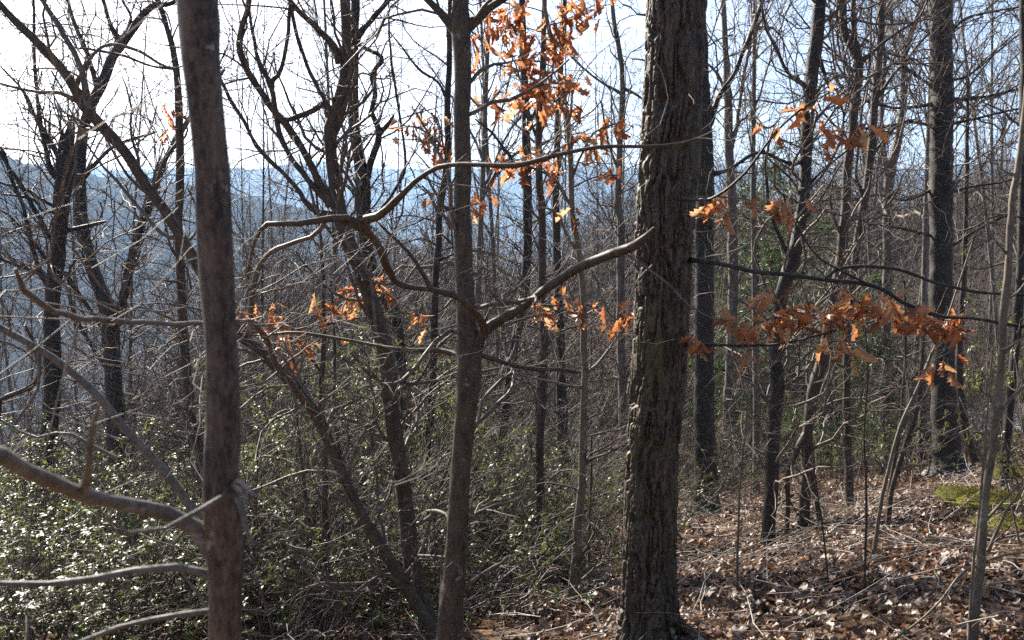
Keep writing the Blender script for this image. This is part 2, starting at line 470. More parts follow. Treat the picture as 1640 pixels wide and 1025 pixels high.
HERO_XY = []
def hero(name, label, cat, d, trunk, limbs=(), mat=None, limb_mat=None, twigs=(60, .25, .9), crown=0, top=4.0, flare=1.25, seed=1, group=None,
         sides=14, twig_r=.0022, twig_from=0.0, upward=.12, trunk_name='trunk', stems=(), twig_mat=None):
    rg = np.random.default_rng(seed)
    s = trace(trunk, d)
    # down to the ground
    b = s[0]
    g = gz(b[0], b[1])
    if b[2] > g - .05:
        k = max(2, int((b[2] - g + .2) / .08))
        z = np.linspace(g - .15, b[2], k, endpoint=False)
        lean = (s[2, :3] - s[0, :3]); lean = lean / max(lean[2], .2)
        lean[:2] = np.clip(lean[:2], -.35, .35)
        ext = np.stack([b[0] + (z - b[2]) * lean[0] * .5, b[1] + (z - b[2]) * lean[1] * .5, z, np.full(k, b[3])], 1)
        s = np.vstack([ext, s])
    h = s[:, 2] - gz(s[0, 0], s[0, 1])
    s[:, 3] *= 1 + (flare - 1) * np.exp(-np.maximum(h, 0) / .12)
    base = np.array([s[0, 0], s[0, 1], gz(s[0, 0], s[0, 1])])
    HERO_XY.append((base[0], base[1]))
    root = bpy.data.objects.new(name, None); COL.objects.link(root); root.location = base
    tag(root, label, cat, group)
    # on up beyond the frame
    if top > 0:
        dirv = nrm(s[-1, :3] - s[-5, :3]); dirv = nrm(dirv + np.array([0, 0, .6]))
        k = max(5, int(top / .25)); p = s[-1, :3].copy(); ext = []
        for i in range(k):
            dirv = nrm(dirv + rg.normal(size=3) * .07 + np.array([0, 0, .06])); p = p + dirv * top / k
            ext.append([*p, s[-1, 3] * (1 - .85 * (i + 1) / k)])
        ext = np.array(ext)
        full = np.vstack([s, ext])
    else:
        ext = None; full = s
    full = wobble(full, .07, seed)
    link(trunk_name, tube_mesh(trunk_name, full, sides, mat, base), root)
    par = [full[int(len(full) * twig_from):]]
    for st in stems:
        q = wobble(trace(st, d), .07, seed + 5); link('stem', tube_mesh('stem', q, sides, mat, base), root); par.append(q)
    for lb in limbs:
        q = wobble(trace(lb, d), .24, seed + 3, 1.9, .018)
        q[:, 3] *= .76 * (1 + .7 * np.exp(-np.arange(len(q)) / (.05 * len(q) + 1.0)))
        q[-1, 3] *= .6
        link('limb', tube_mesh('limb', q, 9, limb_mat or mat, base), root); par.append(q)
    K = 16
    Pp = np.stack([spline(q, K)[:, :3] for q in par]); Rp = np.stack([spline(q, K)[:, 3] for q in par])
    mb = MB()
    if twigs[0]:
        a, ra = grow(Pp, Rp, twigs[0], twigs[1], twigs[2], 8, .27, upward * .4, rfac=.35, rmin=twig_r, rg=rg, tmin=.05)
        ra = np.minimum(ra, .011)
        b2, rb2 = grow(a, ra, twigs[0] * 5, twigs[1] * .4, twigs[2] * .5, 5, .3, upward * .3, rfac=.6, rmin=twig_r * .7, rg=rg)
        c2, rc2 = grow(b2, rb2, twigs[0] * 9, twigs[1] * .2, twigs[2] * .24, 3, .32, .02, rfac=.7, rmin=twig_r * .55, rg=rg)
        for (x, y, sd) in ((a, ra, 5), (b2, rb2, 3), (c2, rc2, 3)): mb.add(*tubes(x, y, sd))
    if crown and ext is not None:
        e = spline(np.vstack([s[-1:], ext]), K)
        a, ra = grow(e[None, :, :3], e[None, :, 3], crown, .8, 2.4, 8, .14, .10, rfac=.5, rmin=.006, rg=rg, tmin=.15)
        b2, rb2 = grow(a, ra, crown * 4, .4, 1.2, 5, .2, .08, rfac=.55, rmin=.003, rg=rg)
        c2, rc2 = grow(b2, rb2, crown * 9, .2, .6, 4, .25, .06, rfac=.7, rmin=.002, rg=rg)
        for (x, y, sd) in ((a, ra, 5), (b2, rb2, 3), (c2, rc2, 3)): mb.add(*tubes(x, y, sd))
    if mb.n: link('crown', mb.mesh('crown', twig_mat or M_TWIG, base), root)
    return root

def spray(root, pts, d, n, spread, size, seed, w=3, mat=None, leaf_from=.25):
    """a thin leafy shoot on a tree: the shoot is a part, each leaf is a part"""
    q = trace([(p[0], p[1], p[2] if len(p) > 2 else w, *(p[3:4])) for p in pts], d)
    q[:, 3] *= np.linspace(1, .5, len(q))
    link('shoot', tube_mesh('shoot', q, 5, mat or M_TWIG, np.array(root.location)), root)
    if n: add_leaves(root, q[int(len(q) * leaf_from):, :3], n, spread, size, seed)

# the near, out-of-focus trunk on the left
near = hero('maple_sapling', 'close blurred brown trunk at left with bare branches reaching left', 'tree', 1.6,
    [(362, 1090, 50), (360, 1025, 50), (361, 950, 52), (361, 880, 58), (358, 800, 57), (355, 670, 55), (348, 500, 55), (342, 330, 56), (331, 170, 58), (320, 0, 62), (312, -150, 60)],
    [[(350, 895, 24), (320, 862, 24), (285, 835, 25), (240, 818, 26, 1.55), (180, 803, 27, 1.5), (130, 790, 33, 1.4), (80, 765, 34, 1.3), (30, 748, 38, 1.2), (-40, 722, 42, 1.1)],
     [(345, 921, 10), (300, 913, 11), (250, 910, 12), (200, 918, 12), (150, 927, 13), (80, 934, 13), (-10, 933, 13), (-60, 928, 12)],
     [(345, 978, 7), (300, 984, 8), (260, 990, 8), (200, 1001, 8), (140, 1022, 9), (90, 1045, 8)],
     [(372, 786, 12), (340, 806, 9, 1.5), (305, 825, 9, 1.45), (265, 846, 8, 1.4), (220, 853, 8, 1.35), (170, 845, 7, 1.3), (150, 818, 6, 1.3)],
     [(368, 782, 16), (388, 786, 13, 1.5), (392, 800, 9, 1.48), (397, 806, 6, 1.48)], [(380, 800, 8, 1.52), (388, 832, 9, 1.5), (396, 855, 9, 1.48), (406, 872, 7, 1.48)],
     [(372, 778, 9), (384, 772, 9, 1.5), (410, 796, 6, 1.45), (436, 806, 4, 1.45)],
     [(130, 795, 12, 1.4), (140, 740, 11, 1.3), (145, 690, 10, 1.25), (160, 640, 6, 1.2)]],
    M_NEAR, M_LIMB, twigs=(0, 0, 0), top=3.5, crown=14, seed=11, sides=26)

# the forked tree left of the oak
mid = hero('forked_maple', 'slim grey-brown trunk forking low, its cut limb crossing the big oak', 'tree', 4.9,
    [(716, 1075, 46), (720, 1025, 42), (724, 960, 39), (729, 890, 36), (735, 800, 34), (742, 700, 34), (749, 630, 37), (752, 585, 38), (748, 530, 33), (744, 470, 30), (741, 400, 29), (741, 300, 27), (740, 200, 26), (740, 120, 27), (739, 60, 31), (738, 30, 32), (738, 0, 24), (737, -120, 20)],
    [[(750, 600, 26), (758, 560, 24), (770, 533, 23), (795, 512, 21), (840, 489, 19, 4.8), (880, 460, 20, 4.7), (930, 430, 20, 4.6), (980, 408, 21, 4.5), (1020, 390, 22, 4.4), (1042, 372, 21, 4.35), (1050, 362, 19, 4.33)],
     [(775, 527, 14, 4.7), (760, 500, 12, 4.5), (730, 472, 13, 4.4), (690, 463, 12, 4.3), (640, 455, 13, 4.2), (622, 430, 15, 4.1), (608, 400, 16, 4.0), (590, 380, 16, 4.0), (565, 362, 14, 3.9), (540, 351, 13, 3.9)],
     [(733, 50, 17), (712, 28, 15), (695, 10, 13), (670, -15, 11), (640, -60, 9)],
     [(745, 45, 17), (765, 25, 15), (785, 8, 13), (815, -8, 12), (860, -40, 9)],
     [(585, 352, 12, 3.9), (610, 338, 12, 3.85), (640, 312, 12, 3.8), (670, 282, 11, 3.75), (700, 265, 10, 3.7), (760, 262, 11, 3.6), (830, 266, 11, 3.5), (900, 250, 9, 3.45), (980, 236, 8, 3.4), (1060, 232, 8, 3.4), (1110, 223, 6, 3.4), (1145, 208, 5, 3.4)],
     [(590, 368, 12, 3.95), (565, 350, 13, 3.9), (540, 348, 13, 3.85), (500, 352, 13, 3.8), (460, 355, 12, 3.8), (432, 354, 11, 3.8), (415, 368, 9, 3.85), (404, 398, 8, 3.9), (400, 435, 7, 3.95), (396, 470, 5, 4)],
     [(752, 560, 10), (790, 575, 8, 5.0), (850, 588, 9, 5.1), (905, 592, 9, 5.2), (930, 598, 7, 5.3)],
     [(745, 570, 9), (700, 560, 9, 5.0), (620, 555, 8, 5.1), (560, 545, 7, 5.2), (470, 535, 6, 5.3), (400, 536, 5, 5.4)],
     [(690, 463, 8, 4.3), (650, 400, 6, 4.2), (600, 350, 5, 4.1)]],
    M_SMOOTH, M_SMOOTH, twigs=(75, .2, .8), top=5, crown=18, seed=12, sides=20)
spray(mid, [(1000, 405, 4, 4.45), (1030, 425, 4, 4.4), (1070, 455, 5, 4.4), (1105, 490, 4, 4.45), (1160, 520, 3, 4.5)], 4.4, 0, .02, 1, 1)
spray(mid, [(1045, 425, 4, 4.4), (1020, 450, 3, 4.4), (1005, 490, 3, 4.4)], 4.4, 0, .02, 1, 1)

# the clump behind it: a bending stem and a long leaning stem from one base
clump = hero('bent_stem_tree', 'two-stemmed tree whose bent stem carries many upswept dark limbs', 'tree', 6.4,
    [(700, 1045, 30), (690, 1010, 30), (672, 950, 32), (658, 890, 29), (651, 820, 27), (643, 750, 26), (632, 690, 25), (625, 640, 25), (620, 580, 27), (602, 505, 27), (582, 445, 25), (562, 395, 24), (546, 350, 24), (536, 290, 21), (530, 235, 21), (531, 205, 25), (543, 175, 25), (552, 133, 21), (554, 80, 15), (553, 20, 15), (551, -60, 14)],
    [[(540, 335, 15), (510, 290, 14), (490, 250, 15), (460, 200, 15), (428, 165, 14), (405, 125, 14), (385, 85, 14), (384, 55, 13), (396, 15, 12), (402, -30, 10)],
     [(530, 330, 12), (500, 295, 11), (467, 255, 11), (450, 217, 11), (441, 170, 10), (433, 135, 11), (450, 113, 9), (458, 75, 8), (463, 20, 8), (465, -40, 6)],
     [(434, 140, 8), (415, 100, 8), (405, 60, 7), (398, 10, 6), (395, -30, 5)],
     [(535, 345, 10), (500, 335, 10), (467, 292, 9), (420, 243, 9), (395, 205, 8), (366, 150, 8), (345, 110, 6), (330, 60, 5)],
     [(534, 198, 12), (520, 160, 9), (500, 125, 8), (484, 83, 8), (470, 25, 7), (460, -30, 6)],
     [(545, 100, 14), (528, 65, 13), (505, 42, 12), (475, 14, 11), (450, -20, 9)],
     [(530, 190, 13), (520, 165, 12), (500, 175, 12), (470, 188, 11), (455, 195, 9)],
     [(555, 395, 13), (575, 437, 14), (592, 480, 14), (606, 520, 13), (618, 560, 10)],
     [(620, 545, 8), (640, 600, 7), (665, 615, 6), (700, 560, 6), (730, 530, 5)]],
    M_SMOOTH, M_SMOOTH, twigs=(120, .25, 1.2), top=4, crown=12, seed=13,
    stems=())
arc = hero('leaning_stem_tree', 'long thin stem leaning far to the left from the clump base', 'tree', 6.1,
    [(704, 1050, 20), (694, 1015, 20), (675, 980, 20), (640, 922, 20), (606, 870, 20), (576, 820, 19), (546, 752, 18), (517, 685, 18), (495, 648, 17), (455, 602, 17), (420, 566, 17), (385, 535, 17), (345, 470, 18), (314, 422, 18), (290, 380, 17), (262, 335, 17), (240, 305, 16), (200, 245, 16), (165, 205, 17), (133, 168, 16), (105, 118, 14), (62, 72, 13), (30, 40, 12), (0, 8, 11), (-40, -40, 10)],
    [[(142, 180, 14), (138, 135, 13), (122, 90, 11), (104, 60, 10), (85, 30, 10), (62, -5, 9), (50, -40, 8)],
     [(500, 655, 12), (470, 620, 13, 5.6), (447, 590, 13, 5.2), (428, 545, 12, 4.8), (408, 515, 12, 4.5), (402, 495, 12, 4.4), (405, 465, 12, 4.3), (414, 432, 12, 4.2), (434, 405, 11, 4.1), (468, 391, 10, 4.0), (502, 376, 10, 4.0), (520, 355, 9, 3.95), (526, 340, 6, 3.9)],
     [(412, 518, 9, 4.5), (380, 514, 10, 3.4), (300, 515, 11, 2.6), (220, 517, 12, 2.3), (150, 512, 13, 2.1), (90, 500, 14, 1.9), (55, 478, 15, 1.8), (35, 450, 13, 1.7), (28, 425, 9, 1.7)],
     [(515, 680, 8), (500, 640, 7), (480, 615, 6), (455, 585, 5), (430, 588, 4)],
     [(290, 380, 9), (262, 375, 8), (220, 330, 7), (195, 300, 6), (150, 250, 5), (110, 170, 4)],
     [(505, 665, 9), (512, 690, 8), (520, 640, 6), (515, 600, 4)],
     [(130, 165, 8), (100, 150, 8), (60, 148, 6), (20, 140, 5), (-20, 128, 4)],
     [(120, 142, 8), (160, 78, 7), (210, 78, 6), (270, 110, 5), (310, 100, 4)]],
    M_SMOOTH, M_LIMB, twigs=(130, .25, 1.1), top=2.5, crown=8, seed=14)

# the twisted tree behind the clump
twisted = hero('twisted_tree', 'dark trunk behind the bent stem with a kinked crooked limb', 'tree', 10.5,
    [(650, 660, 16), (645, 610, 17), (640, 560, 18), (632, 505, 20), (606, 455, 20), (588, 400, 20), (582, 350, 23), (582, 300, 24), (575, 250, 20), (567, 200, 18), (565, 130, 17), (567, 60, 15), (570, 0, 14), (570, -80, 12)],
    [[(588, 285, 12), (598, 250, 13), (606, 225, 13), (603, 200, 11), (595, 180, 11), (602, 150, 11), (596, 125, 10), (602, 108, 11), (614, 96, 11), (604, 84, 9), (588, 78, 9), (572, 70, 9)],
     [(570, 65, 12), (585, 45, 12), (602, 25, 11), (622, -2, 10), (640, -40, 8)],
     [(606, 215, 11), (618, 205, 10), (628, 192, 9), (632, 184, 5)],
     [(580, 330, 8), (560, 300, 7), (545, 295, 6)],
     [(585, 320, 8), (600, 345, 7), (635, 300, 6), (650, 262, 6), (640, 180, 6), (630, 120, 6), (625, 60, 5), (622, 0, 4)]],
    M_DARK, M_DARK, twigs=(90, .3, 1.5), top=5, crown=14, seed=15, flare=1.4)

# left pair
snag = hero('broken_snag', 'dark broken-topped trunk at far left with a jagged splintered end', 'tree', 12.2,
    [(48, 905, 34), (58, 850, 30), (68, 780, 28), (78, 700, 27), (84, 620, 27), (84, 560, 26), (82, 500, 25), (88, 440, 25), (95, 370, 24), (99, 320, 26), (104, 275, 30), (106, 245, 26), (108, 225, 18), (111, 205, 8), (114, 190, 3)],
    [[(100, 285, 14), (84, 275, 12), (76, 255, 9), (66, 200, 8), (58, 140, 7), (55, 83, 7), (54, 0, 6), (52, -40, 6)],
     [(100, 270, 10), (92, 250, 9), (72, 215, 8), (60, 195, 7), (40, 150, 5), (0, 105, 4)],
     [(84, 470, 11), (62, 430, 9), (50, 385, 9), (38, 335, 8), (20, 290, 8), (8, 250, 7), (0, 235, 6)],
     [(66, 437, 8), (40, 430, 8), (10, 418, 7), (-10, 410, 6)],
     [(92, 400, 9), (74, 370, 9), (52, 330, 9), (30, 290, 8), (12, 265, 8), (-8, 232, 7)],
     [(84, 430, 7), (62, 400, 7), (40, 372, 6), (15, 345, 5), (-5, 335, 4)],
     [(98, 335, 7), (62, 318, 7), (40, 302, 6), (10, 295, 6), (-10, 288, 5)],
     [(86, 335, 6), (70, 340, 6), (50, 318, 5), (0, 310, 4)],
     [(98, 372, 9), (112, 368, 9), (140, 362, 8), (170, 354, 6)],
     [(104, 270, 8), (96, 240, 8), (98, 220, 7), (101, 203, 2)], [(110, 250, 9), (116, 225, 7), (118, 205, 5), (118, 185, 2)]],
    M_DARK, M_DARK, twigs=(110, .4, 1.8), top=0, seed=16, flare=1.3, twig_r=.003)
vtree = hero('vee_forked_tree', 'dark tree with a wide V fork just above the evergreen shrubs', 'tree', 16.5,
    [(184, 650, 30), (181, 600, 27), (178, 555, 27), (176, 520, 30), (168, 482, 24), (152, 440, 21), (140, 405, 21), (132, 365, 21), (128, 310, 19), (128, 265, 18), (134, 207, 17), (148, 165, 16), (165, 130, 16), (180, 92, 15), (200, 63, 15), (226, 28, 13), (245, 10, 10), (275, 5, 7), (300, -20, 6)],
    [[(178, 525, 22), (192, 498, 19), (203, 450, 18), (213, 405, 18), (228, 355, 17), (245, 312, 15), (262, 262, 13), (280, 225, 12), (300, 195, 10), (330, 150, 8), (360, 110, 7)],
     [(192, 62, 9), (182, 50, 9), (172, 25, 8), (163, -10, 8)],
     [(128, 290, 9), (150, 265, 9), (175, 240, 8), (205, 225, 6), (250, 212, 5)],
     [(160, 152, 10), (150, 120, 10), (138, 80, 9), (120, 40, 8), (108, 0, 7), (100, -30, 6)],
     [(176, 540, 12), (160, 520, 9), (140, 490, 9), (120, 460, 8), (105, 435, 6)],
     [(180, 600, 9), (150, 560, 8), (118, 500, 8), (110, 440, 6), (125, 410, 5)],
     [(195, 62, 7), (210, 30, 6), (195, 0, 6)]],
    M_DARK, M_DARK, twigs=(140, .5, 2.4), top=1.5, seed=17, twig_r=.0035)
thin = hero('slender_brown_tree', 'slender reddish-brown trunk just left of the close blurred trunk', 'tree', 9.0,
    [(345, 830, 18), (332, 770, 17), (318, 715, 16), (307, 664, 15), (300, 600, 15), (293, 520, 15), (289, 432, 14), (286, 364, 13), (288, 300, 13), (288, 233, 13), (284, 133, 11), (277, 83, 10), (264, 33, 8), (254, 0, 8), (240, -60, 7)],
    [[(286, 110, 6), (240, 105, 5), (180, 85, 5), (120, 75, 4)], [(284, 230, 6), (262, 262, 7), (250, 300, 6), (245, 320, 5)], [(290, 400, 5), (320, 360, 4), (300, 300, 3)]],
    M_BROWN, M_BROWN, twigs=(50, .3, 1.3), top=4, crown=10, seed=18)
add_leaves(thin, np.array([P(265, 172, 8.9), P(272, 185, 8.9), P(280, 180, 8.9), P(275, 212, 8.9)]), 9, .04, 1.2, 181)

# ---- the big oak
def build_oak():
    d = 5.6
    tr = [(1036, 1130, 96), (1037, 1060, 90), (1038, 1025, 87), (1041, 850, 85), (1049, 680, 85), (1056, 590, 87), (1061, 500, 89), (1066, 330, 92), (1074, 230, 95), (1080, 100, 94), (1083, 0, 93), (1088, -120, 92), (1092, -260, 90)]
    s = trace(tr, d, 60)
    g = gz(s[0, 0], s[0, 1])
    base = np.array([s[0, 0], s[0, 1], g])
    HERO_XY.append((base[0], base[1]))
    low = np.stack([np.full(4, s[0, 0]), np.full(4, s[0, 1]), np.linspace(min(g, s[0, 2]) - .35, s[0, 2], 4, endpoint=False), np.full(4, s[0, 3])], 1)
    s = np.vstack([low, s])
    zz = np.concatenate([np.linspace(s[0, 2], s[4, 2], 12, endpoint=False), np.arange(s[4, 2], s[-1, 2], .0068)])
    c = np.stack([np.interp(zz, s[:, 2], s[:, k]) for k in range(4)], 1)
    nA = 170
    a = np.arange(nA) * 2 * math.pi / nA
    A, Z = np.meshgrid(a, zz)
    nC = 34
    def pn(x, y, per, seed):
        i, j = np.floor(x), np.floor(y); fx, fy = x - i, y - j
        fx = fx * fx * (3 - 2 * fx); fy = fy * fy * (3 - 2 * fy)
        h = lambda a_, b_: hash2(np.mod(a_, per), b_, seed)
        return (h(i, j) * (1 - fx) + h(i + 1, j) * fx) * (1 - fy) + (h(i, j + 1) * (1 - fx) + h(i + 1, j + 1) * fx) * fy - .5
    u0 = A / (2 * math.pi)
    warp = .9 * pn(u0 * 9, Z / .22, 9, 3) + .5 * pn(u0 * 24, Z / .07, 24, 4)
    big = pn(u0 * nC + warp, Z / .21, nC, 71)
    mid_ = pn(u0 * 70 + 1.5 * warp, Z / .10, 70, 72)
    depth = .75 + .9 * pn(u0 * 6, Z / .35, 6, 73)
    f_big = 1 - sstep(.03, .15, np.abs(big)); f_mid = 1 - sstep(.0, .14, np.abs(mid_))
    cross = 1 - sstep(0, .05, np.abs(pn(u0 * 22, Z / .045, 22, 74)))
    plate = 1 - np.clip(f_big + .4 * f_mid + .22 * cross * (1 - f_big), 0, 1.15)
    cid = pn(u0 * 30, Z / .10, 30, 75) + .5
    fine = pn(u0 * 150, Z / .012, 150, 6) + .6 * pn(u0 * 180, Z / .007, 180, 8)
    lump = vnoise(A * 1.3 + 4, Z / .5, 9)
    rad = c[:, 3][:, None] * (1 + .05 * lump) - .03 + (.8 + .35 * depth) * plate * (.027 + .009 * cid) + .004 * fine
    h = Z - g
    rad = rad * (1 + .26 * np.exp(-np.maximum(h, 0) / .14) * (1 + .25 * np.cos(A * 5 + 1)))
    V = np.stack([c[:, 0][:, None] + rad * np.cos(A), c[:, 1][:, None] + rad * np.sin(A), Z], -1).reshape(-1, 3)
    idx = np.arange(V.shape[0]).reshape(len(zz), nA); nx = np.roll(idx, -1, 1)
    Q = np.stack([idx[:-1], nx[:-1], nx[1:], idx[1:]], -1).reshape(-1, 4)
    root = bpy.data.objects.new('oak_tree', None); COL.objects.link(root); root.location = base
    tag(root, 'big rough-barked oak trunk right of centre with a rusty-leaved low branch', 'tree')
    link('trunk', mk_mesh('trunk', V - base, Q, None, True, M_OAK), root)
    # upper trunk and crown above the frame
    rg = np.random.default_rng(99)
    p = s[-1, :3].copy(); ext = [[*p, s[-1, 3] * .95]]
    dv = nrm(s[-1, :3] - s[-8, :3])
    for i in range(24):
        dv = nrm(dv + rg.normal(size=3) * .05 + np.array([0, 0, .05])); p = p + dv * .4
        ext.append([*p, s[-1, 3] * (.95 - .034 * (i + 1))])
    ext = np.array(ext)
    link('upper_trunk', tube_mesh('upper_trunk', ext, 16, M_OAK, base), root)
    e = spline(ext, 16)
    a1, r1 = grow(e[None, :, :3], e[None, :, 3], 16, 1.5, 4.5, 9, .12, .08, rfac=.4, rmin=.02, rg=rg, tmin=.25)
    b1, rb1 = grow(a1, r1, 90, .6, 2.0, 6, .18, .08, rfac=.5, rmin=.006, rg=rg)
    c1, rc1 = grow(b1, rb1, 420, .3, 1.0, 4, .22, .05, rfac=.6, rmin=.003, rg=rg)
    mb = MB()
    for (x, y, sd) in ((a1, r1, 7), (b1, rb1, 4), (c1, rc1, 3)): mb.add(*tubes(x, y, sd))
    link('crown', mb.mesh('crown', M_DARK, base), root)
    # low branches on the right
    for lb in ([(1100, 416, 12, 5.6), (1125, 419, 10, 5.4), (1160, 423, 9, 5.3), (1215, 435, 9, 5.2), (1280, 441, 9, 5.1), (1330, 448, 9, 5.0), (1400, 461, 9, 4.9), (1450, 488, 8, 4.85), (1500, 507, 8, 4.8), (1560, 512, 7, 4.7), (1640, 521, 7, 4.6), (1720, 528, 6, 4.6)],
               [(1322, 446, 6, 5.0), (1340, 432, 7, 5.0), (1375, 427, 7, 4.95), (1440, 431, 7, 4.9), (1500, 452, 6, 4.8), (1560, 466, 6, 4.7), (1640, 472, 5, 4.7), (1720, 480, 4, 4.7)],
               [(1095, 552, 8, 5.5), (1130, 553, 7, 5.4), (1180, 553, 6, 5.3), (1240, 551, 5, 5.2), (1300, 540, 4, 5.1), (1340, 528, 4, 5.0)],
               [(1085, 318, 8, 5.4), (1120, 320, 6, 5.2), (1150, 312, 6, 5.0), (1200, 270, 5, 4.8), (1240, 212, 5, 4.6), (1290, 172, 4, 4.6), (1330, 148, 3, 4.6)],
               [(1400, 461, 5, 4.9), (1330, 425, 5, 4.9), (1300, 400, 4, 4.9), (1260, 330, 4, 4.9), (1255, 310, 3, 4.9)]):
        q = wobble(trace(lb, d), .2, 5, 1.6, .016); q[:, 3] *= .8
        link('limb', tube_mesh('limb', q, 8, M_DARK, base), root)
    for (pts, dd, n, sp, sz, sd) in (
            ([(1230, 437), (1240, 470), (1255, 495), (1275, 510)], 5.1, 30, .05, 1.0, 1),
            ([(1280, 441), (1290, 475), (1300, 500), (1315, 520)], 5.1, 12, .05, .9, 2),
            ([(1330, 447), (1335, 470), (1345, 490), (1352, 520), (1350, 545)], 5.0, 28, .045, 1.05, 3),
            ([(1345, 452), (1370, 480), (1395, 498), (1420, 505)], 4.9, 34, .05, 1.05, 4),
            ([(1450, 488), (1460, 500), (1475, 512), (1490, 515)], 4.85, 20, .035, 1.05, 5),
            ([(1495, 506), (1510, 512), (1528, 515)], 4.8, 14, .035, 1.05, 6),
            ([(1352, 545), (1358, 560), (1366, 575)], 4.9, 4, .015, 1.0, 7),
            ([(1430, 560), (1470, 580), (1500, 578), (1515, 585), (1548, 590)], 4.8, 10, .03, 1.0, 8),
            ([(1150, 553), (1165, 530), (1170, 505), (1180, 495)], 5.3, 12, .035, .95, 9),
            ([(1190, 553), (1198, 530), (1215, 515), (1235, 520)], 5.25, 18, .05, .95, 10),
            ([(1200, 552), (1196, 565), (1195, 575)], 5.2, 5, .025, .9, 11),
            ([(1105, 552), (1115, 540), (1122, 535)], 5.4, 9, .04, 1.0, 12),
            ([(1120, 320), (1135, 318), (1150, 325), (1165, 330)], 5.1, 18, .05, 1.0, 13),
            ([(1150, 315), (1185, 318), (1208, 322)], 5.0, 4, .03, .8, 14),
            ([(1258, 330), (1256, 318), (1262, 330)], 4.9, 14, .05, .95, 15),
            ([(1232, 225), (1240, 205), (1245, 200)], 4.6, 6, .025, 1.05, 16),
            ([(1285, 178), (1292, 172), (1296, 168)], 4.6, 5, .025, 1.05, 17),
            ([(1318, 160), (1325, 150), (1328, 146)], 4.6, 4, .02, 1.0, 18),
            ([(1290, 240), (1320, 212), (1345, 210), (1375, 215), (1395, 218)], 4.6, 15, .03, 1.05, 19)):
        spray(root, pts, dd, max(3, int(n * .82)), sp * .85, sz * 1.05, 700 + sd, w=3, leaf_from=.45)
    link_tw = trace([(1235, 215, 3), (1262, 228, 3), (1290, 240, 3)], 4.6)
    link('shoot', tube_mesh('shoot', link_tw, 5, M_TWIG, base), root)
    q = trace([(1352, 545, 3, 4.95), (1390, 552, 3, 4.9), (1430, 560, 3, 4.8)], 4.9)
    link('shoot', tube_mesh('shoot', q, 5, M_TWIG, base), root)
    return root
oak = build_oak()

# ---- trees around the oak
hero('stout_tree', 'stout dark trunk with flared foot directly behind the big oak', 'tree', 13.6,
    [(1133, 832, 42), (1131, 780, 38), (1129, 700, 35), (1127, 600, 32), (1128, 500, 32), (1128, 400, 30), (1128, 300, 30), (1126, 200, 28), (1120, 100, 27), (1116, 0, 26), (1114, -100, 24)],
    [[(1132, 200, 14), (1142, 180, 13), (1155, 150, 11), (1173, 122, 10), (1200, 60, 9), (1225, -10, 8)], [(1133, 280, 9), (1170, 270, 8), (1210, 245, 7), (1240, 250, 5)]],
    M_DARK, M_DARK, twigs=(50, .4, 1.8), top=6, crown=12, seed=21, flare=1.6, sides=20, twig_from=.3)
hero('straight_grey_tree', 'straight grey trunk in the gap between the oak and the paired leaning stems', 'tree', 21,
    [(1166, 665, 18), (1168, 620, 17), (1172, 535, 16), (1174, 432, 16), (1172, 333, 15), (1167, 233, 14), (1166, 167, 13), (1163, 100, 10), (1158, 0, 8), (1155, -60, 7)],
    [[(1168, 250, 9), (1180, 200, 8), (1195, 100, 7), (1215, 20, 6), (1225, -30, 5)], [(1166, 160, 7), (1150, 120, 6), (1120, 90, 5)], [(1168, 240, 7), (1190, 190, 6), (1230, 205, 5), (1250, 190, 4)]],
    M_GREY, M_GREY, twigs=(100, .5, 2.4), top=4, crown=8, seed=22, twig_r=.004, twig_from=.25)
hero('right_oak', 'thick dark trunk on the right bank with long level branches to both sides', 'tree', 14.2,
    [(1520, 768, 46), (1517, 720, 43), (1513, 660, 40), (1510, 603, 38), (1508, 500, 36), (1507, 400, 35), (1507, 300, 35), (1508, 167, 35), (1507, 80, 34), (1507, 0, 34), (1506, -120, 32)],
    [[(1500, 165, 6.8), (1470, 170, 6.2), (1430, 172, 5.6), (1380, 160, 5.0), (1330, 165, 3.7)], [(1515, 160, 7.4), (1550, 158, 6.8), (1590, 152, 5.6), (1640, 140, 5.0), (1700, 130, 3.7)],
     [(1500, 205, 6.2), (1460, 195, 5.6), (1400, 205, 5.0), (1360, 200, 4.3)], [(1515, 200, 5.6), (1560, 190, 5.0), (1610, 178, 4.3), (1660, 168, 3.7)],
     [(1500, 145, 5.6), (1460, 115, 5.6), (1420, 90, 5.0), (1385, 62, 4.3)], [(1515, 60, 5.6), (1545, 30, 5.0), (1590, 18, 4.3), (1640, 10, 3.7)],
     [(1515, 310, 5.6), (1550, 300, 5.0), (1600, 292, 4.3), (1640, 282, 3.7)], [(1500, 300, 5.0), (1450, 320, 5.0), (1400, 312, 4.3), (1340, 330, 3.1)],
     [(1514, 130, 5.0), (1550, 120, 4.3), (1600, 80, 3.7), (1650, 40, 3.1)], [(1500, 380, 5.0), (1440, 365, 4.3), (1385, 358, 3.7)], [(1514, 400, 5.0), (1560, 370, 5.0), (1600, 350, 4.3), (1650, 330, 3.7)]],
    M_DARK, M_DARK, twigs=(260, .5, 2.6), top=6, crown=16, seed=23, flare=1.5, sides=20, twig_from=.35, twig_r=.003)
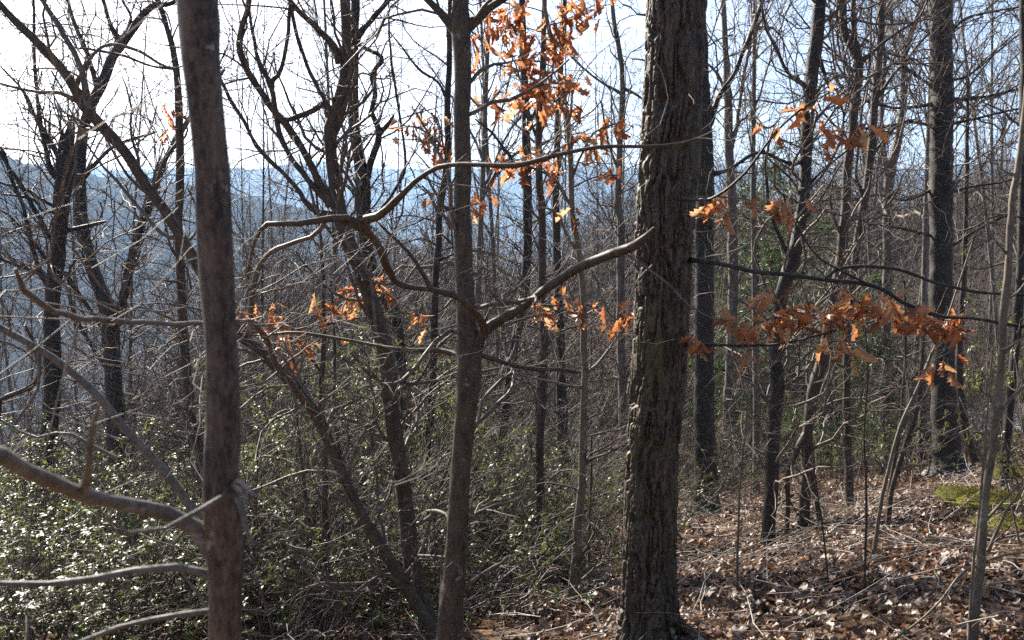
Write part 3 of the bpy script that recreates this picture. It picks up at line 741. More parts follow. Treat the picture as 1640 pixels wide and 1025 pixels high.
leanA = hero('leaning_dark_tree', 'dark trunk leaning right, front stem of the group right of the oak', 'tree', 8.6,
    [(1231, 902, 22), (1231, 860, 21), (1236, 774, 22), (1239, 690, 23), (1245, 620, 22), (1241, 550, 21), (1252, 470, 21), (1270, 415, 23), (1281, 364, 21), (1288, 300, 19), (1292, 233, 19), (1297, 150, 20), (1305, 83, 21), (1312, 17, 20), (1318, -60, 18)],
    [[(1268, 420, 9), (1250, 380, 8), (1232, 330, 7), (1228, 260, 6), (1240, 200, 5)], [(1298, 150, 8), (1282, 130, 8), (1262, 115, 7), (1235, 60, 7), (1225, 40, 6), (1220, 0, 5)], [(1305, 80, 9), (1318, 110, 8), (1328, 140, 6)],
     [(1290, 250, 7), (1270, 262, 7), (1230, 245, 6), (1215, 240, 5)], [(1288, 300, 6), (1320, 270, 5), (1370, 230, 4)]],
    M_DARK, M_DARK, twigs=(130, .3, 1.5), top=4, crown=12, seed=24, flare=1.35)
leanC = hero('crooked_dark_tree', 'crooked dark trunk bending right beside the leaning front stem', 'tree', 9.6,
    [(1287, 838, 19), (1290, 790, 18), (1292, 740, 18), (1295, 680, 18), (1305, 620, 20), (1319, 569, 19), (1333, 484, 16), (1341, 449, 16), (1348, 398, 17), (1354, 330, 15), (1358, 270, 14), (1364, 213, 14), (1371, 150, 14), (1376, 100, 14), (1366, 76, 13), (1353, 52, 12), (1350, 0, 12), (1350, -60, 11)],
    [[(1372, 92, 12), (1367, 60, 11), (1366, 20, 10), (1370, -20, 9)], [(1375, 100, 8), (1395, 85, 7), (1420, 62, 6), (1470, 30, 5), (1490, -10, 4)], [(1298, 750, 12), (1306, 795, 12), (1317, 843, 13), (1333, 892, 14), (1338, 905, 14)],
     [(1296, 690, 12), (1286, 700, 11), (1272, 728, 11), (1261, 763, 12), (1262, 810, 11), (1260, 880, 12), (1258, 946, 13)], [(1350, 390, 6), (1330, 330, 5), (1335, 290, 4)]],
    M_BROWN, M_BROWN, twigs=(130, .3, 1.5), top=4, crown=12, seed=25, flare=1.3)
hero('upright_brown_tree', 'upright brown trunk between the crooked tree and the mossy bank', 'tree', 12.5,
    [(1360, 778, 14), (1358, 705, 13), (1356, 620, 12), (1358, 540, 13), (1367, 432, 14), (1380, 347, 13), (1388, 300, 12), (1396, 233, 12), (1402, 150, 12), (1410, 67, 11), (1412, 0, 10), (1415, -60, 9)],
    [[(1385, 320, 7), (1372, 280, 6), (1378, 200, 5), (1392, 100, 5), (1396, 0, 4)], [(1400, 160, 6), (1440, 110, 6), (1490, 50, 5)], [(1392, 250, 6), (1440, 200, 5), (1470, 190, 4)]],
    M_BROWN, M_BROWN, twigs=(130, .3, 1.8), top=5, crown=12, seed=26, twig_r=.003)
hero('grey_forked_tree', 'grey tree forking high up just left of the thick right trunk', 'tree', 17,
    [(1415, 720, 16), (1418, 600, 15), (1421, 432, 15), (1422, 347, 15), (1424, 290, 15), (1436, 233, 13), (1446, 167, 12), (1448, 100, 11), (1454, 67, 10), (1473, 17, 8), (1490, -40, 7)],
    [[(1424, 290, 10), (1414, 240, 9), (1411, 180, 8), (1416, 100, 7), (1410, 0, 6)], [(1447, 110, 7), (1430, 60, 6), (1425, 0, 5)]],
    M_GREY, M_GREY, twigs=(120, .5, 2.2), top=3, crown=10, seed=27, twig_r=.0035)

# ---- saplings of the centre
hero('brown_sapling', 'thin reddish-brown straight trunk left of the pale sapling, foot in leaf litter', 'tree', 8.2,
    [(864, 995, 19), (865, 930, 17), (867, 878, 15), (865, 774, 14), (866, 670, 13), (871, 600, 14), (871, 535, 13), (868, 432, 13), (868, 330, 12), (865, 300, 12), (863, 200, 11), (870, 100, 10), (872, 0, 8), (874, -60, 7)],
    [[(865, 230, 5), (850, 200, 5), (842, 150, 4)], [(870, 560, 4), (900, 530, 4), (940, 520, 3)]],
    M_BROWN, M_BROWN, twigs=(55, .3, 1.2), top=4, crown=10, seed=31)
pale = hero('rusty_leaved_oak_sapling', 'pale mottled sapling left of the oak carrying clusters of rusty dry leaves', 'tree', 7.0,
    [(907, 1030, 18), (910, 1000, 17), (917, 947, 16), (926, 843, 14), (933, 739, 13), (934, 670, 12), (936, 600, 11), (935, 552, 11), (935, 473, 10), (926, 398, 9), (919, 364, 9), (917, 330, 9), (914, 290, 9), (911, 217, 9), (902, 150, 8), (890, 90, 7), (880, 55, 7), (872, 10, 6), (866, -40, 5)],
    [[(912, 300, 5), (930, 250, 5), (950, 215, 4), (985, 200, 4), (1004, 190, 3)], [(916, 330, 6), (890, 290, 6), (850, 268, 5), (810, 262, 5), (780, 275, 4)], [(934, 600, 7), (960, 580, 6), (985, 545, 6), (1005, 510, 5)],
     [(935, 500, 6), (915, 500, 5), (890, 490, 4), (860, 490, 3), (838, 492, 3)], [(925, 400, 6), (905, 370, 6), (890, 340, 5), (860, 330, 4)], [(936, 620, 6), (880, 612, 5), (810, 595, 4)],
     [(930, 700, 4), (985, 690, 4), (1020, 700, 3)], [(918, 940, 5), (935, 925, 5), (960, 905, 4), (990, 892, 4)], [(936, 480, 5), (945, 490, 4), (958, 490, 3)]],
    M_PALE, M_PALE, twigs=(45, .25, .9), top=1.5, seed=32)
for i, (pts, n, sp) in enumerate((
        ([(880, 55), (840, 45), (795, 50), (768, 75)], 26, .06), ([(874, 20), (835, 10), (790, 25)], 24, .07), ([(895, 110), (850, 95), (815, 100)], 12, .05),
        ([(905, 170), (850, 150), (800, 165), (776, 152)], 24, .06), ([(900, 140), (885, 140), (865, 148), (848, 158)], 34, .07), ([(890, 90), (878, 80), (872, 72)], 12, .05),
        ([(888, 80), (905, 55), (903, 15)], 26, .06), ([(880, 40), (920, 30), (965, 10), (985, 5)], 24, .06), ([(906, 180), (912, 150), (914, 125)], 14, .05),
        ([(935, 240), (950, 212), (972, 205), (995, 200)], 20, .05), ([(915, 290), (930, 258), (965, 262), (1002, 262)], 9, .05),
        ([(880, 285), (865, 265), (845, 265), (890, 240)], 24, .06), ([(830, 265), (808, 255), (790, 275)], 14, .05), ([(917, 340), (912, 322), (908, 318)], 3, .03),
        ([(900, 494), (893, 490), (868, 492)], 16, .05), ([(950, 492), (956, 492), (925, 498)], 10, .05), ([(1000, 515), (1003, 505), (1006, 500)], 12, .05))):
    spray(pale, pts, 7.0, n, sp * 1.1, 1.3, 900 + i, w=2.5)

hero('double_bend_tree', 'dark trunk with a double bend between the forked trunk and brown sapling', 'tree', 11.4,
    [(796, 765, 15), (800, 740, 14), (806, 690, 14), (812, 637, 15), (820, 575, 15), (832, 515, 15), (841, 450, 16), (845, 380, 15), (844, 320, 15), (843, 233, 14), (840, 133, 12), (837, 50, 11), (836, 0, 10), (836, -60, 9)],
    [[(842, 290, 6), (815, 250, 6), (790, 215, 5), (760, 190, 4)], [(843, 210, 6), (860, 170, 5), (880, 130, 4), (890, 60, 4)], [(800, 745, 7), (770, 770, 7), (745, 800, 6)]],
    M_DARK, M_DARK, twigs=(60, .3, 1.5), top=4, crown=10, seed=33, twig_r=.003)
t700 = hero('dark_slim_tree', 'slim dark trunk just left of the forked trunk, few rusty leaves', 'tree', 9.6,
    [(672, 850, 11), (677, 791, 11), (684, 722, 11), (690, 660, 12), (693, 600, 12), (695, 540, 12), (696, 490, 12), (699, 432, 11), (702, 398, 11), (704, 340, 11), (712, 290, 11), (717, 230, 10), (717, 167, 10), (719, 100, 9), (720, 50, 8), (721, 0, 7), (722, -60, 6)],
    [[(715, 250, 4), (700, 225, 4), (670, 205, 3), (640, 200, 3)], [(704, 345, 4), (735, 330, 4), (770, 325, 3)], [(718, 160, 6), (700, 130, 5), (670, 110, 5), (640, 70, 4), (625, 50, 3)], [(700, 420, 5), (730, 400, 4), (690, 360, 3)]],
    M_DARK, M_DARK, twigs=(50, .3, 1.3), top=4, crown=8, seed=34, twig_r=.0028)
for i, (pts, n) in enumerate((([(690, 217), (668, 203), (642, 205)], 18), ([(705, 230), (695, 215), (698, 188)], 16), ([(716, 260), (715, 240), (712, 230)], 6), ([(735, 330), (760, 328), (774, 325)], 14), ([(703, 335), (700, 318), (698, 312)], 4))):
    spray(t700, pts, 9.5, n, .07, 1.4, 940 + i, w=2)
t515 = hero('leafy_left_sapling', 'thin dark sapling in the shrubs with a few rusty leaves at mid height', 'tree', 6.9,
    [(515, 1035, 11), (516, 980, 11), (519, 878, 10), (521, 780, 10), (520, 700, 9), (514, 637, 9), (518, 560, 8), (519, 500, 7), (516, 432, 6), (513, 381, 5), (508, 320, 4), (500, 260, 3)],
    [[(518, 540, 4), (480, 530, 4), (450, 505, 3), (430, 490, 3)], [(518, 520, 4), (545, 490, 4), (570, 470, 3), (600, 460, 3)], [(516, 600, 4), (490, 565, 4), (465, 540, 3)], [(519, 520, 4), (600, 505, 3), (650, 500, 3), (680, 505, 2)]],
    M_BROWN, M_BROWN, twigs=(40, .2, .8), top=0, seed=35)
for i, (pts, n) in enumerate((([(445, 500), (435, 492), (430, 485)], 7), ([(450, 512), (438, 510), (430, 508)], 8), ([(490, 560), (472, 540), (462, 538)], 12), ([(470, 560), (465, 568), (458, 572)], 4), ([(519, 510), (528, 498), (512, 492)], 12),
        ([(550, 488), (562, 475), (575, 478)], 22), ([(590, 465), (605, 462), (612, 465)], 12), ([(640, 500), (655, 502), (670, 508)], 8), ([(400, 530), (390, 520), (384, 505)], 8))):
    spray(t515, pts, 6.8, n, .05, 1.15, 960 + i, w=2)
hero('straight_dim_tree', 'straight dim trunk hugging the left edge of the oak far behind', 'tree', 14,
    [(1000, 760, 14), (998, 680, 14), (996, 603, 13), (994, 535, 13), (994, 440, 13), (994, 364, 12), (990, 317, 11), (993, 233, 10), (997, 133, 8), (992, 83, 8), (983, 33, 7), (978, -30, 6)],
    [[(993, 280, 6), (975, 230, 5), (962, 160, 4)], [(996, 150, 5), (960, 130, 5), (920, 95, 5), (900, 60, 4)], [(996, 140, 5), (1030, 160, 5), (1060, 200, 4)]],
    M_GREY, M_GREY, twigs=(60, .4, 1.6), top=4, crown=8, seed=36, twig_r=.0032)
hero('shaded_stump_tree', 'short dark shaded trunk behind the pale sapling among evergreen shrubs', 'tree', 12.5,
    [(908, 850, 24), (906, 800, 21), (903, 740, 20), (900, 660, 18), (897, 560, 16), (893, 450, 14), (890, 330, 12), (893, 200, 10), (900, 80, 8), (905, -20, 7)],
    [], M_DARK, M_DARK, twigs=(30, .4, 1.6), top=4, crown=8, seed=37)

# ---- right edge saplings
hero('right_edge_sapling', 'pale grey sapling near the right edge rising through the whole view', 'tree', 4.5,
    [(1556, 1045, 18), (1559, 1010, 17), (1564, 950, 15), (1573, 860, 14), (1580, 791, 13), (1590, 720, 13), (1596, 671, 13), (1602, 603, 11), (1608, 484, 13), (1616, 400, 11), (1621, 330, 11), (1628, 280, 10), (1638, 220, 10), (1648, 120, 9), (1656, 0, 8), (1660, -60, 7)],
    [[(1582, 885, 6), (1598, 850, 6), (1615, 815, 6), (1632, 790, 5), (1660, 760, 5)], [(1578, 835, 5), (1600, 812, 5), (1625, 785, 5), (1650, 755, 4)], [(1596, 672, 8), (1615, 645, 7), (1640, 622, 6), (1670, 590, 5)],
     [(1610, 480, 4), (1630, 470, 4), (1650, 440, 3)], [(1571, 905, 4), (1545, 915, 5), (1520, 945, 5), (1485, 985, 5), (1440, 1020, 5), (1415, 1040, 4)], [(1575, 900, 4), (1610, 890, 4), (1660, 882, 3)],
     [(1615, 410, 4), (1590, 380, 4), (1575, 340, 3)]],
    M_PALE, M_PALE, twigs=(16, .2, .6), top=2, seed=41)
hero('whip_sapling', 'whip-thin pale shoot standing against the foot of the right-edge sapling', 'tree', 4.4,
    [(1552, 1040, 6), (1556, 950, 5), (1560, 890, 4), (1570, 800, 4), (1578, 700, 3), (1590, 560, 3)], [], M_PALE, M_PALE, twigs=(6, .1, .3), top=0, seed=42)
hero('edge_trunk', 'dark trunk cut off by the right edge behind the pale sapling', 'tree', 9.5,
    [(1612, 700, 14), (1618, 640, 14), (1626, 560, 14), (1634, 450, 14), (1638, 330, 15), (1640, 200, 14), (1641, 100, 14), (1640, 0, 13), (1640, -60, 12)], [], M_DARK, M_DARK, twigs=(30, .3, 1.3), top=4, crown=8, seed=43)
for i, (pts, dd, lab) in enumerate((
        ([(1389, 975, 8), (1395, 930, 8), (1402, 870, 7), (1412, 800, 7), (1425, 745, 6), (1440, 690, 6), (1470, 620, 5), (1520, 500, 4), (1560, 380, 3)], 6.6, 'slim grey sapling slanting right out of the sunlit leaf litter'),
        ([(1382, 1010, 4), (1386, 900, 4), (1388, 800, 4), (1384, 700, 3), (1390, 600, 3), (1385, 520, 2)], 5.6, 'hair-thin upright stem left of the slanting grey sapling'),
        ([(1415, 900, 9), (1422, 840, 9), (1428, 790, 9), (1440, 745, 9), (1455, 700, 9), (1468, 660, 8), (1475, 600, 6), (1480, 520, 4)], 8.6, 'dark mossy-footed young stem leaning right before the mossy bank'),
        ([(1424, 790, 7), (1432, 740, 7), (1440, 690, 6), (1445, 640, 5), (1450, 560, 4), (1448, 450, 3)], 9.4, 'dark thin stem close behind the mossy-footed young stem'),
        ([(1565, 752, 14), (1556, 720, 14), (1545, 680, 15), (1540, 640, 14), (1536, 580, 12), (1540, 500, 10), (1545, 400, 8), (1548, 280, 7), (1550, 120, 5)], 14.6, 'lean brown trunk curving up just right of the thick right trunk'),
        ([(1180, 985, 4), (1181, 920, 4), (1182, 860, 4), (1185, 780, 3), (1195, 680, 3), (1200, 600, 2)], 6.3, 'hair-thin stem rising from sunlit leaves right of the oak foot'),
        ([(1330, 985, 3), (1326, 930, 3), (1318, 850, 3), (1305, 760, 2), (1300, 700, 2)], 6.0, 'hair-thin stem before the foot of the crooked tree'),
        ([(945, 1010, 4), (944, 950, 4), (943, 880, 4), (946, 800, 4), (948, 700, 3)], 7.2, 'hair-thin dark stem hugging the pale sapling on its right'),
        ([(505, 985, 8), (503, 930, 8), (494, 850, 7), (488, 780, 6), (478, 700, 5), (470, 600, 4), (462, 480, 3)], 7.6, 'thin dark shrub-layer stem left of the leafy sapling'),
        ([(560, 930, 9), (553, 870, 8), (548, 800, 8), (545, 740, 7), (535, 650, 6), (536, 560, 5), (530, 450, 4)], 8.8, 'thin dark stem rising behind the leaning stem of the clump'),
        ([(700, 1000, 6), (700, 940, 6), (695, 870, 6), (700, 800, 5), (720, 740, 4), (730, 690, 3)], 7.4, 'grey thin stem between the clump base and the forked trunk'),
        ([(0, 640, 9, 6.5), (60, 610, 8, 6.4), (58, 560, 6, 6.3), (40, 520, 4, 6.2)], 6.5, 'arching twiggy stem at the far left edge over the evergreen shrubs'))):
    hero('sapling', lab, 'sapling', dd, pts, [], M_PALE if i in (0, 5) else M_BROWN, None, twigs=(12, .15, .7), top=0, seed=60 + i, sides=8, twig_r=.0016, twig_from=.3, group='saplings of the shrub layer', flare=1.1)

# leaning bright pole in the left foreground
hero('leaning_pole_sapling', 'bright grey sapling stem leaning left to the edge before the evergreen shrubs', 'tree', 3.4,
    [(352, 905, 14), (332, 862, 13), (310, 820, 13), (275, 765, 14), (235, 722, 14), (205, 692, 14), (170, 650, 13), (130, 610, 12), (90, 578, 12), (40, 545, 11), (-5, 520, 11), (-60, 485, 10)],
    [[(318, 835, 6), (270, 880, 5), (320, 960, 6), (345, 1000, 6)], [(190, 735, 6), (150, 715, 6), (100, 690, 6), (50, 700, 5), (-20, 660, 5)], [(62, 560, 6), (60, 620, 5), (28, 665, 5), (10, 700, 4)], [(326, 850, 6), (325, 790, 5), (320, 750, 5), (300, 700, 4), (290, 660, 3)]],
    M_LIMB, M_LIMB, twigs=(12, .15, .6), top=1.5, seed=51)

# ------------------------------------------------------------------ background wood: individual bare trees from a few prototypes
def copy_tree(o, parent=None):
    c = o.copy(); COL.objects.link(c); c.parent = parent
    for ch in o.children: copy_tree(ch, c)
    return c

def proto_tree(seed, H, r0, nb, bare=.35, spread=1.0, crook=.03):
    rg = np.random.default_rng(seed)
    K = 18
    p = np.array([0, 0, -.3]); dv = nrm(np.array([rg.normal() * .05, rg.normal() * .05, 1.])); pts = [p]
    for i in range(K - 1):
        dv = nrm(dv + np.array([*(rg.normal(size=2) * crook), .03])); pts.append(pts[-1] + dv * H / (K - 1))
    tr = np.array(pts)[None]; tt = np.linspace(0, 1, K)
    R = (r0 * (1 - .88 * tt ** .9) + r0 * .35 * np.exp(-tt * 40))[None]
    V, Q = tubes(tr, R, 9)
    trunk = mk_mesh('trunk', V, Q, None, True, M_GREY if seed % 3 else M_DARK)
    mb = MB()
    a, ra = grow(tr, R, nb, H * .10 * spread, H * .27 * spread, 9, .2, .03, (.55, 1.15), bare, .42, .012, .25, rg)
    # branches get shorter towards the top
    f = np.clip(1.35 - (a[:, 0, 2] / H), .35, 1)[:, None, None]
    a = a[:, :1] + (a - a[:, :1]) * f
    b, rb = grow(a, ra, nb * 5, H * .03, H * .10, 7, .27, .02, (.4, 1.0), .15, .5, .006, .35, rg)
    c, rc = grow(b, rb, nb * 18, H * .015, H * .05, 5, .3, .02, (.4, 1.0), .1, .6, .0038, .5, rg)
    e, re_ = grow(c, rc, nb * 30, H * .008, H * .025, 3, .2, .04, (.4, 1.0), .1, .7, .0028, .6, rg)
    for (x, y, sd) in ((a, ra, 5), (b, rb, 3), (c, rc, 3), (e, re_, 3)): mb.add(*tubes(x, y, sd))
    crown = mb.mesh('crown', M_TWIG, (0, 0, 0))
    return trunk, crown

PROTO = [proto_tree(200 + i, 19, rr, nb, br, sp, ck) for i, (rr, nb, br, sp, ck) in enumerate((
    (.17, 34, .34, 1.0, .025), (.12, 30, .40, .8, .03), (.20, 40, .30, 1.15, .03), (.10, 26, .30, .8, .035), (.15, 34, .45, .9, .02), (.13, 30, .25, 1.0, .04), (.22, 40, .38, 1.1, .025)))]

ZONES = ((-400, 330, 'left of the close blurred trunk'), (330, 560, 'between the close blurred trunk and the bent stem'), (560, 740, 'between the bent stem and the forked trunk'),
         (740, 930, 'between the forked trunk and the pale sapling'), (930, 1090, 'between the pale sapling and the oak'), (1090, 1240, 'between the oak and the leaning dark tree'),
         (1240, 1420, 'behind the leaning and crooked dark trees'), (1420, 1560, 'around the thick right trunk'), (1560, 2100, 'at the right edge of the wood'))
def zone(px):
    for a, b, t in ZONES:
        if a <= px < b: return t
    return ZONES[-1][2]

def place_tree(px, d, hscale, wscale, k, rz, cls):
    x = (px - CX) / F * d
    tr, cr = PROTO[k]
    root = bpy.data.objects.new('bare_tree', None); COL.objects.link(root)
    root.location = (x, d, gz(x, d)); root.rotation_euler = (random.gauss(0, .03), random.gauss(0, .03), rz); root.scale = (wscale, wscale, hscale)
    t = ('slim nearer bare tree ', 'grey bare tree downslope ', 'faint thin far tree ')[cls] + zone(px)
    BARE.append((t, px, root))
    tag(root, t, 'tree', t.replace(' tree ', ' trees ', 1))
    link('trunk', tr, root); link('crown', cr, root)

ORD = ['first', 'second', 'third', 'fourth', 'fifth', 'sixth', 'seventh', 'eighth', 'ninth', 'tenth', 'eleventh', 'twelfth', 'thirteenth', 'fourteenth', 'fifteenth', 'sixteenth', 'seventeenth', 'eighteenth', 'nineteenth', 'twentieth'] + ['twenty-' + w for w in ('first', 'second', 'third', 'fourth', 'fifth', 'sixth', 'seventh', 'eighth', 'ninth')] + ['thirtieth'] + ['thirty-' + w for w in ('first', 'second', 'third', 'fourth', 'fifth', 'sixth', 'seventh', 'eighth', 'ninth')]
BARE = []
def number_off(rows, split):
    for t in sorted({r[0] for r in rows}):
        m = sorted((r for r in rows if r[0] == t), key=lambda r: r[1])
        if len(m) == 1: continue
        i = t.index(split) + len(split)
        for k, (_, px, o) in enumerate(m): o['label'] = t[:i] + ', ' + ORD[min(k, len(ORD) - 1)] + ' from left' + t[i:]
rp = np.random.default_rng(314)
def far_enough(x, y, m):
    return all((x - a) ** 2 + (y - b) ** 2 > m * m for a, b in HERO_XY)
cnt = 0
for cls, (n, d0, d1, sep) in enumerate(((17, 15.5, 27, 1.3), (58, 27, 50, 1.2), (150, 46, 105, 1.2))):
    made = 0
    while made < n:
        px = rp.uniform(-120, 1760); d = rp.uniform(d0, d1)
        if px < 330 and rp.random() < .62: continue
        if cls == 2 and px < 700 and rp.random() < .3: continue
        if 330 < px < 520 and rp.random() < .3: continue
        if cls == 0 and px < 600 and rp.random() < .6: continue
        x = (px - CX) / F * d
        if not far_enough(x, d, sep): continue
        HERO_XY.append((x, d))
        hs = rp.uniform(.72, 1.12) * (1.0, 1.05, 1.15)[cls]
        if cls and px < 1080:
            top = rp.uniform(395, 520) if px < 330 else rp.uniform(215, 400)
            if cls == 1 and rp.random() < .34: top = rp.uniform(-60, 200)
            hs = float(np.clip((EYE + (HOR - top) / F * d - gz(x, d)) / 19, .45, 1.25))
        elif cls and rp.random() < .85:
            hs = float(np.clip((EYE + (HOR - rp.uniform(180, 340)) / F * d - gz(x, d)) / 19, .4, 1.25))
        elif px < 330: hs *= .6
        place_tree(px, d, hs, hs * rp.uniform(.7, 1.0) * (.5, .68, .9)[cls], int(rp.integers(len(PROTO))), rp.uniform(0, 6.28), cls)
        made += 1

for i, (px, d, top) in enumerate(((28, 24, -40), (118, 30, 60), (222, 22, -80), (262, 33, 120), (412, 25, -60), (462, 34, 40), (612, 27, -50), (668, 31, 70), (782, 24, -70), (958, 29, -30), (1022, 36, 60))):
    x = (px - CX) / F * d
    hs = float((EYE + (HOR - top) / F * d - gz(x, d)) / 19)
    place_tree(px, d, hs, hs * .6, (3, 1, 5)[i % 3], i * 1.9, 0 if d < 27 else 1)
number_off(BARE, ' tree')

# far woods on the valley side: too many to tell apart
def scatter(name, protos, pts, rots, scales, idx, label, cat):
    """one stuff object: a cloud of points carrying instances of a few prototype meshes"""
    me = bpy.data.meshes.new(name); me.vertices.add(len(pts)); me.vertices.foreach_set('co', np.asarray(pts, np.float32).ravel())
    for nm, ty, key, arr in (('rot', 'FLOAT_VECTOR', 'vector', rots), ('scl', 'FLOAT_VECTOR', 'vector', scales), ('pick', 'INT', 'value', idx)):
        me.attributes.new(nm, ty, 'POINT').data.foreach_set(key, np.asarray(arr, np.int32 if ty == 'INT' else np.float32).ravel())
    o = link(name, me); tag(o, label, cat, None, 'stuff')
    ng = bpy.data.node_groups.new(name, 'GeometryNodeTree')
    ng.interface.new_socket('Geometry', in_out='INPUT', socket_type='NodeSocketGeometry'); ng.interface.new_socket('Geometry', in_out='OUTPUT', socket_type='NodeSocketGeometry')
    gi, go = ng.nodes.new('NodeGroupInput'), ng.nodes.new('NodeGroupOutput')
    jn = ng.nodes.new('GeometryNodeJoinGeometry')
    def attr(nm, ty):
        n = ng.nodes.new('GeometryNodeInputNamedAttribute'); n.data_type = ty; n.inputs['Name'].default_value = nm
        return n.outputs['Attribute']
    ra, sa, pa = attr('rot', 'FLOAT_VECTOR'), attr('scl', 'FLOAT_VECTOR'), attr('pick', 'INT')
    for k, pm in enumerate(protos):
        po = bpy.data.objects.new(name + '_source', pm)          # never linked: only the instances exist in the place
        oi = ng.nodes.new('GeometryNodeObjectInfo'); oi.inputs['Object'].default_value = po
        cp = ng.nodes.new('FunctionNodeCompare'); cp.data_type = 'INT'; cp.operation = 'EQUAL'
        ints = [i for i in cp.inputs if i.type == 'INT']; ng.links.new(pa, ints[0]); ints[1].default_value = k
        ip = ng.nodes.new('GeometryNodeInstanceOnPoints')
        ng.links.new(gi.outputs[0], ip.inputs['Points']); ng.links.new(cp.outputs[0], ip.inputs['Selection'])
        ng.links.new(oi.outputs['Geometry'], ip.inputs['Instance'])
        e2 = ng.nodes.new('FunctionNodeEulerToRotation'); ng.links.new(ra, e2.inputs[0]); ng.links.new(e2.outputs[0], ip.inputs['Rotation'])
        ng.links.new(sa, ip.inputs['Scale']); ng.links.new(ip.outputs[0], jn.inputs[0])
    ng.links.new(jn.outputs[0], go.inputs[0])
    md = o.modifiers.new('scatter', 'NODES'); md.node_group = ng
    return o

def spread(rg, px, d, smin, smax, k, tilt=.06, H=0, top=(250, 390)):
    n = len(px); x = (px - CX) / F * d
    pts = np.stack([x, d, height(x, d) - .08], 1)
    rots = np.stack([rg.normal(size=n) * tilt, rg.normal(size=n) * tilt, rg.uniform(0, 6.28, n)], 1)
    sc = rg.uniform(smin, smax, n)
    if H: sc = np.clip(np.minimum(sc, (EYE + (HOR - rg.uniform(top[0], top[1], n)) / F * d - pts[:, 2]) / H), .3, None)
    return pts, rots, np.stack([sc * rg.uniform(.8, 1.2, n), sc * rg.uniform(.8, 1.2, n), sc], 1), rg.integers(k, size=n)

def far_woods():
    rg = np.random.default_rng(77)
    protos = []
    for k in range(6):
        K = 6; t = np.linspace(0, 1, K); H = 16
        tr = np.stack([np.cumsum(rg.normal(size=K)) * .25, np.cumsum(rg.normal(size=K)) * .25, H * t], -1)[None]; R = (.13 * (1 - .85 * t))[None]
        a, ra = grow(tr, R, 22, 2, 6, 5, .2, .05, (.5, 1.1), .3, .45, .03, .4, rg)
        b, rb = grow(a, ra, 110, .8, 2.6, 3, .25, .03, (.4, 1.1), .15, .5, .016, .5, rg)
        mb = MB(); mb.add(*tubes(tr, R, 4)); mb.add(*tubes(a, ra, 3)); mb.add(*tubes(b, rb, 3)); protos.append(mb.mesh('far_tree', M_FAR))
    n = 11000
    px = rg.uniform(-250, 1900, n); d = 50 * np.exp(rg.random(n) ** 1.15 * math.log(16))
    keep = (px > 330) | (d > 80); px, d = px[keep], d[keep]
    scatter('far_woods', protos, *spread(rg, px, d, .65, 1.15, 6, .03, 16, (280, 400)), 'far bare winter woods covering the lower valley and hillsides', 'woods')
far_woods()

# ------------------------------------------------------------------ pines
def proto_pine(seed, H):
    rg = np.random.default_rng(seed)
    K = 10; t = np.linspace(0, 1, K)
    tr = np.stack([rg.normal(size=K) * .03, rg.normal(size=K) * .03, H * t - .2], 1)[None]
    R = (.011 * H * (1 - .9 * t))[None]
    V, Q = tubes(tr, R, 8); trunk = mk_mesh('trunk', V, Q, None, True, M_BROWN)
    nb = int(H * 13)
    tb = rg.uniform(.12, .98, nb); az = rg.uniform(0, 6.28, nb)
    L = H * .26 * (1.05 - tb) ** .8 * rg.uniform(.6, 1.1, nb)
    kk = 6; s = np.linspace(0, 1, kk)
    bp = np.stack([np.cos(az)[:, None] * L[:, None] * s, np.sin(az)[:, None] * L[:, None] * s, (H * tb - .2)[:, None] + L[:, None] * (.28 * s - .12 * s ** 2)], -1)
    br = np.maximum(.02 * L[:, None] * (1 - .8 * s), .004)
    sub, sr = grow(bp, br, nb * 6, .15, .45, 3, .1, .08, (.5, 1.0), .2, .5, .003, .5, rg)
    mb = MB(); mb.add(*tubes(bp, br, 4)); mb.add(*tubes(sub, sr, 3))
    branches = mb.mesh('branches', M_BROWN)
    # needles: thin triangles
    n = nb * 6 * 30
    pi = rg.integers(len(sub), size=n); w = rg.random(n)[:, None]
    b0 = sub[pi, 0] * (1 - w) + sub[pi, 2] * w
    tan = nrm(sub[pi, 2] - sub[pi, 0]); d = nrm(tan * .8 + rg.normal(size=(n, 3)) * .6)
    sd = nrm(np.cross(d, rg.normal(size=(n, 3)))) * .006
    ln = rg.uniform(.08, .15, n)[:, None]
    V = np.stack([b0 - sd, b0 + sd, b0 + d * ln], 1).reshape(-1, 3)
    needles = mk_mesh('needles', V, None, np.arange(n * 3).reshape(-1, 3), False, M_PINE)
    return trunk, branches, needles
PINES = [proto_pine(400, 5.0), proto_pine(401, 3.0)]
for (px, d, k, sc, lab) in ((1212, 22, 0, 1.55, 'soft green pine in the wood between the oak and the leaning dark tree'), (1265, 25, 0, 1.85, 'tall green pine behind the leaning dark tree'),
                            (1392, 17.5, 1, 1.3, 'small yellow-green pine behind the upright brown trunk'), (1345, 18.5, 1, 1.3, 'small green pine behind the crooked dark trunk'),
                            (1445, 24, 1, 1.0, 'low green pine behind the dark stems before the thick right trunk'), (1188, 34, 0, 1.9, 'dim green pine next to the straight grey trunk')):
    x = (px - CX) / F * d
    root = bpy.data.objects.new('pine_tree', None); COL.objects.link(root)
    root.location = (x, d, gz(x, d)); root.rotation_euler = (0, 0, d * 1.7); root.scale = (sc, sc, sc)
    tag(root, lab, 'pine', 'green pines in the wood')
    for nm, me in zip(('trunk', 'branches', 'needles'), PINES[k]):
        o = link(nm, me, root)
        if nm == 'needles': o['kind'] = 'stuff'

